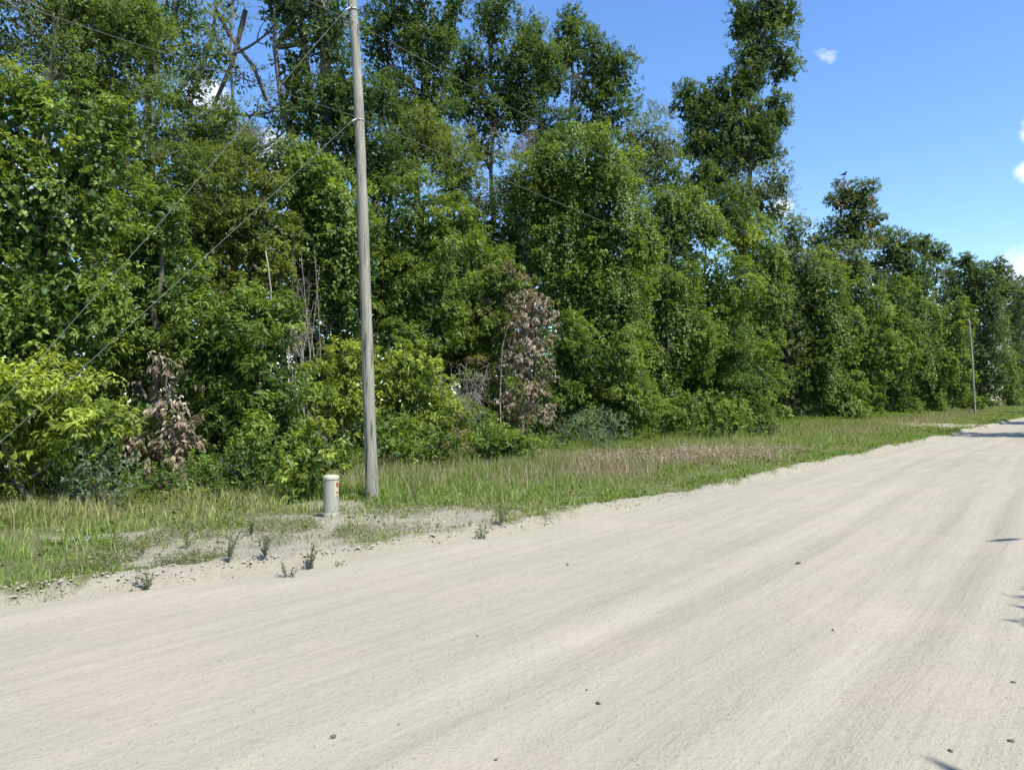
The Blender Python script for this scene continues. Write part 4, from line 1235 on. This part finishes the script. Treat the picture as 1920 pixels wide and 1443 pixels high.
# ---- wooden utility poles
m, t, o = mat('weathered_pole_wood')
g = N(t, 'ShaderNodeTexCoord').outputs['Object']
mp = N(t, 'ShaderNodeMapping', {'Vector': g, 'Scale': (1, 1, .035)})
fib = N(t, 'ShaderNodeTexNoise', {'Vector': mp.outputs[0], 'Scale': 42.0, 'Detail': 7.0, 'Roughness': .7}).outputs[0]
mp2 = N(t, 'ShaderNodeMapping', {'Vector': g, 'Scale': (1, 1, .07)})
crk = N(t, 'ShaderNodeTexNoise', {'Vector': mp2.outputs[0], 'Scale': 20.0, 'Detail': 3.0}).outputs[0]
blot = N(t, 'ShaderNodeTexNoise', {'Vector': g, 'Scale': 1.7, 'Detail': 5.0}).outputs[0]
c = mixc(t, math_(t, 'MULTIPLY', math_(t, 'SUBTRACT', fib, .35), 2.8, clamp=True), (.13, .12, .09), (.42, .40, .32))
c = mixc(t, math_(t, 'MULTIPLY', math_(t, 'SUBTRACT', blot, .45), 3.0, clamp=True), c, (.24, .25, .19))
c = mixc(t, math_(t, 'MULTIPLY', math_(t, 'SUBTRACT', crk, .56), 7.0, clamp=True), c, (.05, .045, .035))
hh = math_(t, 'SUBTRACT', fib, math_(t, 'MULTIPLY', math_(t, 'SUBTRACT', crk, .6, clamp=True), 6.0))
b = N(t, 'ShaderNodeBump', {'Height': hh, 'Strength': .9, 'Distance': .02})
pr = N(t, 'ShaderNodeBsdfPrincipled', {'Base Color': c, 'Roughness': .85, 'Normal': b.outputs[0]})
t.links.new(pr.outputs[0], o.inputs[0])
M_POLE = m
M_STEEL = plain_mat('galvanised_steel', (.42, .43, .43), .45, .8)
M_CABLE = plain_mat('cable_sheath', (.07, .08, .07), .6)
M_GUY = plain_mat('guy_strand', (.13, .15, .13), .6, .3)
M_PORC = plain_mat('brown_porcelain', (.10, .045, .03), .25)

PY = 12.7
base = at(698, 945, PY); g0 = gzf(base.x, base.y)
porg = np.array([base.x, base.y, g0])
pp = [np.array(at(a, b_, PY)) for a, b_ in ((690, 700), (683, 480), (679, 360), (673, 200), (668, 100), (660, 0), (653, -110))]
pp = np.array([porg - [0, 0, .3], porg + [0, 0, .02]] + pp) - porg
# smooth it
tt = np.concatenate([[0], np.cumsum(np.linalg.norm(np.diff(pp, axis=0), axis=1))]); qq = np.linspace(0, tt[-1], 28)
ps = np.stack([np.interp(qq, tt, pp[:, i]) for i in range(3)], -1)
for _ in range(2):
    ps[1:-1] = (ps[:-2] + 2 * ps[1:-1] + ps[2:]) / 4


def make_pole(loc, label):
    th = thing('utility_pole', label, 'utility pole', loc, 'wooden utility poles along the road')
    T = Tubes(); T.add(ps, np.interp(qq, [0, qq[-1]], [.107, .070]) * (1 + .02 * np.sin(qq * 3)), 20)
    link('shaft', T.build('shaft', M_POLE), th)
    top = ps[-1]
    for z in (8.24 - g0, 6.37 - g0):
        c = np.array([np.interp(z, ps[:, 2], ps[:, i]) for i in range(3)])
        r = .084
        T = Tubes(); a = np.linspace(0, 2 * math.pi, 17)
        T.add(np.stack([c[0] + r * np.cos(a), c[1] + r * np.sin(a), c[2] + 0 * a], -1), np.full(17, .012), 6, False)
        T.add(np.array([c + [0, -r, 0], c + [0, -r - .07, 0]]), [.012, .012], 6)
        T.add(np.array([c + [-.10, -r * .6, -.02], c + [-.02, -r, 0]]), [.018, .018], 6)
        link('clamp', T.build('clamp', M_STEEL), th)
    T = Tubes(); T.add(np.array([top + [0, 0, -.02], top + [0, 0, .16]]), [.012, .012], 8)
    link('pin', T.build('pin', M_STEEL), th)
    T = Tubes(); T.add(np.array([top + [0, 0, .12], top + [0, 0, .16], top + [0, 0, .19], top + [0, 0, .24], top + [0, 0, .26]]), [.05, .055, .032, .04, .02], 12)
    link('insulator', T.build('insulator', M_PORC), th)
    return th


pole = make_pole(porg, 'tall weathered grey wooden pole near the white marker post, guyed to the left')
fb = at(1828.5, 780, 74.6)
far_pole = copy_thing(pole, (fb.x, fb.y, gzf(fb.x, fb.y)), 'thin distant wooden pole standing against the trees far along the verge')


def clampz(z):
    return np.array([np.interp(z, ps[:, 2], ps[:, i]) for i in range(3)])


def wire(name, a, b, r, sag, label, cat, m_, group=None):
    a = np.array(a); b = np.array(b)
    q = np.linspace(0, 1, 40)[:, None]
    pts = a * (1 - q) + b * q - np.array([0, 0, 1]) * sag * 4 * q * (1 - q)
    T = Tubes(); T.add(pts - a, np.full(40, r), 5, False)
    o = link(name, T.build(name, m_), None, label=label, category=cat)
    o.location = a
    if group:
        o['group'] = group


anchor = np.array(at(-285, 1072, 7.75)); anchor[2] = gzf(anchor[0], anchor[1])
zc1 = porg + clampz(8.24 - g0) + [-.1, -.05, 0]
zc2 = porg + clampz(6.37 - g0) + [-.1, -.05, 0]
wire('guy_wire', anchor, zc1, .004, .05, 'upper steel guy wire slanting from the pole top down to the left', 'guy wire', M_GUY)
wire('guy_wire', anchor + [.05, .03, 0], zc2, .004, .04, 'lower steel guy wire slanting down to the left from the cable clamp', 'guy wire', M_GUY)
fo = np.array(far_pole.location)
z1 = porg + clampz(6.37 - g0) + [0, -.09, .02]
f1 = fo + clampz(6.37 - g0) + [0, -.09, .02]
wire('telephone_cable', z1, f1, .0065, .75, 'grey cable leaving the pole clamp towards the right, running to the distant pole', 'cable', M_CABLE)
prev = porg - (fo - porg); prev[2] = porg[2]
wire('telephone_cable', prev + clampz(6.3), z1, .005, .75, 'grey cable reaching the pole clamp from the left', 'cable', M_CABLE)
z2 = porg + clampz(8.0 - g0) + [0, -.085, 0]
f2 = fo + clampz(8.0 - g0) + [0, -.085, 0]
wire('service_wire', z2, f2, .007, .6, 'thin upper wire leaving the pole to the right', 'wire', M_CABLE)
wire('service_wire', prev + clampz(7.9), z2, .007, .6, 'thin upper wire reaching the pole from the left', 'wire', M_CABLE)
zt = ps[-1] + [0, 0, .22]

# ---- cable marker post (pedestal)
PBODY = plain_mat('pedestal_plastic', (.34, .335, .26), .6, noise=.3, scale=7)
PCAP = plain_mat('pedestal_cap', (.44, .43, .31), .5, noise=.12)
d = ray(621, 972); k = -(CAM_H - .05) / d.z
qx, qy = d.x * k, d.y * k
q0 = gzf(qx, qy)
ped = thing('marker_post', 'squat off-white cylindrical cable pedestal with orange-red warning sticker, left of the wooden pole', 'cable pedestal', (qx, qy, q0))


def lathe(name, prof, m_, parent, sides=40):
    a = np.arange(sides) * 2 * math.pi / sides
    V = np.array([[r * math.cos(t_), r * math.sin(t_), z] for r, z in prof for t_ in a])
    Fs = [[i * sides + j, i * sides + (j + 1) % sides, (i + 1) * sides + (j + 1) % sides, (i + 1) * sides + j] for i in range(len(prof) - 1) for j in range(sides)]
    me = mk_mesh(name, V, np.array(Fs), 4, m_, smooth=True)
    return link(name, me, parent)


scl = qy / F                 # metres per picture unit at its distance
Hp, Rp = 74 * scl, 14.2 * scl
lathe('body', [(Rp, -.1), (Rp, .0), (Rp, Hp * .5), (Rp * .99, Hp - .03)], PBODY, ped)
lathe('base_collar', [(Rp + .001, .05), (Rp + .008, .045), (Rp + .010, .01), (Rp + .010, -.08)], PBODY, ped)
lathe('cap', [(Rp * .985, Hp - .045), (Rp * 1.05, Hp - .045), (Rp * 1.07, Hp - .038), (Rp * 1.07, Hp - .008), (Rp * 1.03, Hp + .004), (Rp * .75, Hp + .016), (Rp * .001, Hp + .020)], PCAP, ped)


def sticker(name, a0, a1, z0, z1, col, dr=.002, shape='rect'):
    nA, nZ = 14, 10
    V, Fs = [], []
    if shape == 'rect':
        for i in range(nA + 1):
            for j in range(nZ + 1):
                a = a0 + (a1 - a0) * i / nA
                V.append([(Rp + dr) * math.cos(a), (Rp + dr) * math.sin(a), z0 + (z1 - z0) * j / nZ])
        for i in range(nA):
            for j in range(nZ):
                Fs.append([i * (nZ + 1) + j, (i + 1) * (nZ + 1) + j, (i + 1) * (nZ + 1) + j + 1, i * (nZ + 1) + j + 1])
        return link(name, mk_mesh(name, V, np.array(Fs), 4, plain_mat(name, col, .5, noise=.1)), ped)
    ac, zc = (a0 + a1) / 2, (z0 + z1) / 2
    V = [[(Rp + dr) * math.cos(ac), (Rp + dr) * math.sin(ac), zc]]
    for i in range(20):
        t_ = i / 20 * 2 * math.pi
        a = ac + (a1 - a0) / 2 * math.cos(t_)
        V.append([(Rp + dr) * math.cos(a), (Rp + dr) * math.sin(a), zc + (z1 - z0) / 2 * math.sin(t_)])
    Fs = [[0, 1 + i, 1 + (i + 1) % 20] for i in range(20)]
    return link(name, mk_mesh(name, V, np.array(Fs), 3, plain_mat(name, col, .5, noise=.1)), ped)


af = math.atan2(-qy, -qx)          # side facing the road viewpoint
ar = af + .78
sticker('warning_label', ar - .38, ar + .6, Hp * .47, Hp * .89, (.45, .38, .27), .0015)
sticker('red_emblem', ar - .12, ar + .42, Hp * .72, Hp * .86, (.28, .07, .03), .0032, 'round')
sticker('orange_mark', ar - .10, ar + .36, Hp * .565, Hp * .625, (.26, .09, .05), .0032, 'round')
sticker('printed_line', ar - .08, ar + .34, Hp * .50, Hp * .515, (.16, .17, .12), .0032)
sticker('printed_line', ar - .08, ar + .28, Hp * .465, Hp * .48, (.16, .17, .12), .0032)

# ---- a soaring bird above the flat-topped tree
bc = at(1582, 328, 70)
M_BIRD = plain_mat('dark_plumage', (.03, .028, .03), .8)
th = thing('bird', 'small dark bird gliding just above the far flat-topped tree', 'bird', bc)
T = Tubes(); T.add(np.array([[-.28, 0, 0], [-.2, 0, .02], [0, 0, .03], [.16, 0, .03], [.24, 0, .05], [.30, 0, .04]]), [.02, .06, .08, .06, .035, .008], 8)
link('body', T.build('body', M_BIRD), th)
for sgn in (1, -1):
    V, Fs = [], []
    prof = [(0.03, .10, -.10, .03), (.22, .13, -.10, .09), (.45, .10, -.09, .10), (.62, .02, -.08, .13)]
    for (w_, f_, b_, z_) in prof:
        V += [[f_, sgn * w_, z_], [(f_ + b_) / 2, sgn * w_, z_ + .015], [b_, sgn * w_, z_], [(f_ + b_) / 2, sgn * w_, z_ - .008]]
    for i in range(3):
        for j in range(4):
            Fs.append([i * 4 + j, i * 4 + (j + 1) % 4, i * 4 + 4 + (j + 1) % 4, i * 4 + 4 + j])
    Fs.append([0, 1, 2, 3]); Fs.append([12, 13, 14, 15])
    link('wing', mk_mesh('wing', V, np.array(Fs), 4, M_BIRD), th)
link('tail', mk_mesh('tail', [[-.26, 0, .015], [-.44, .08, 0], [-.46, 0, .004], [-.44, -.08, 0]], np.array([[0, 1, 2], [0, 2, 3]]), 3, M_BIRD), th)

print('LEAF TRIS', TRIS[0])
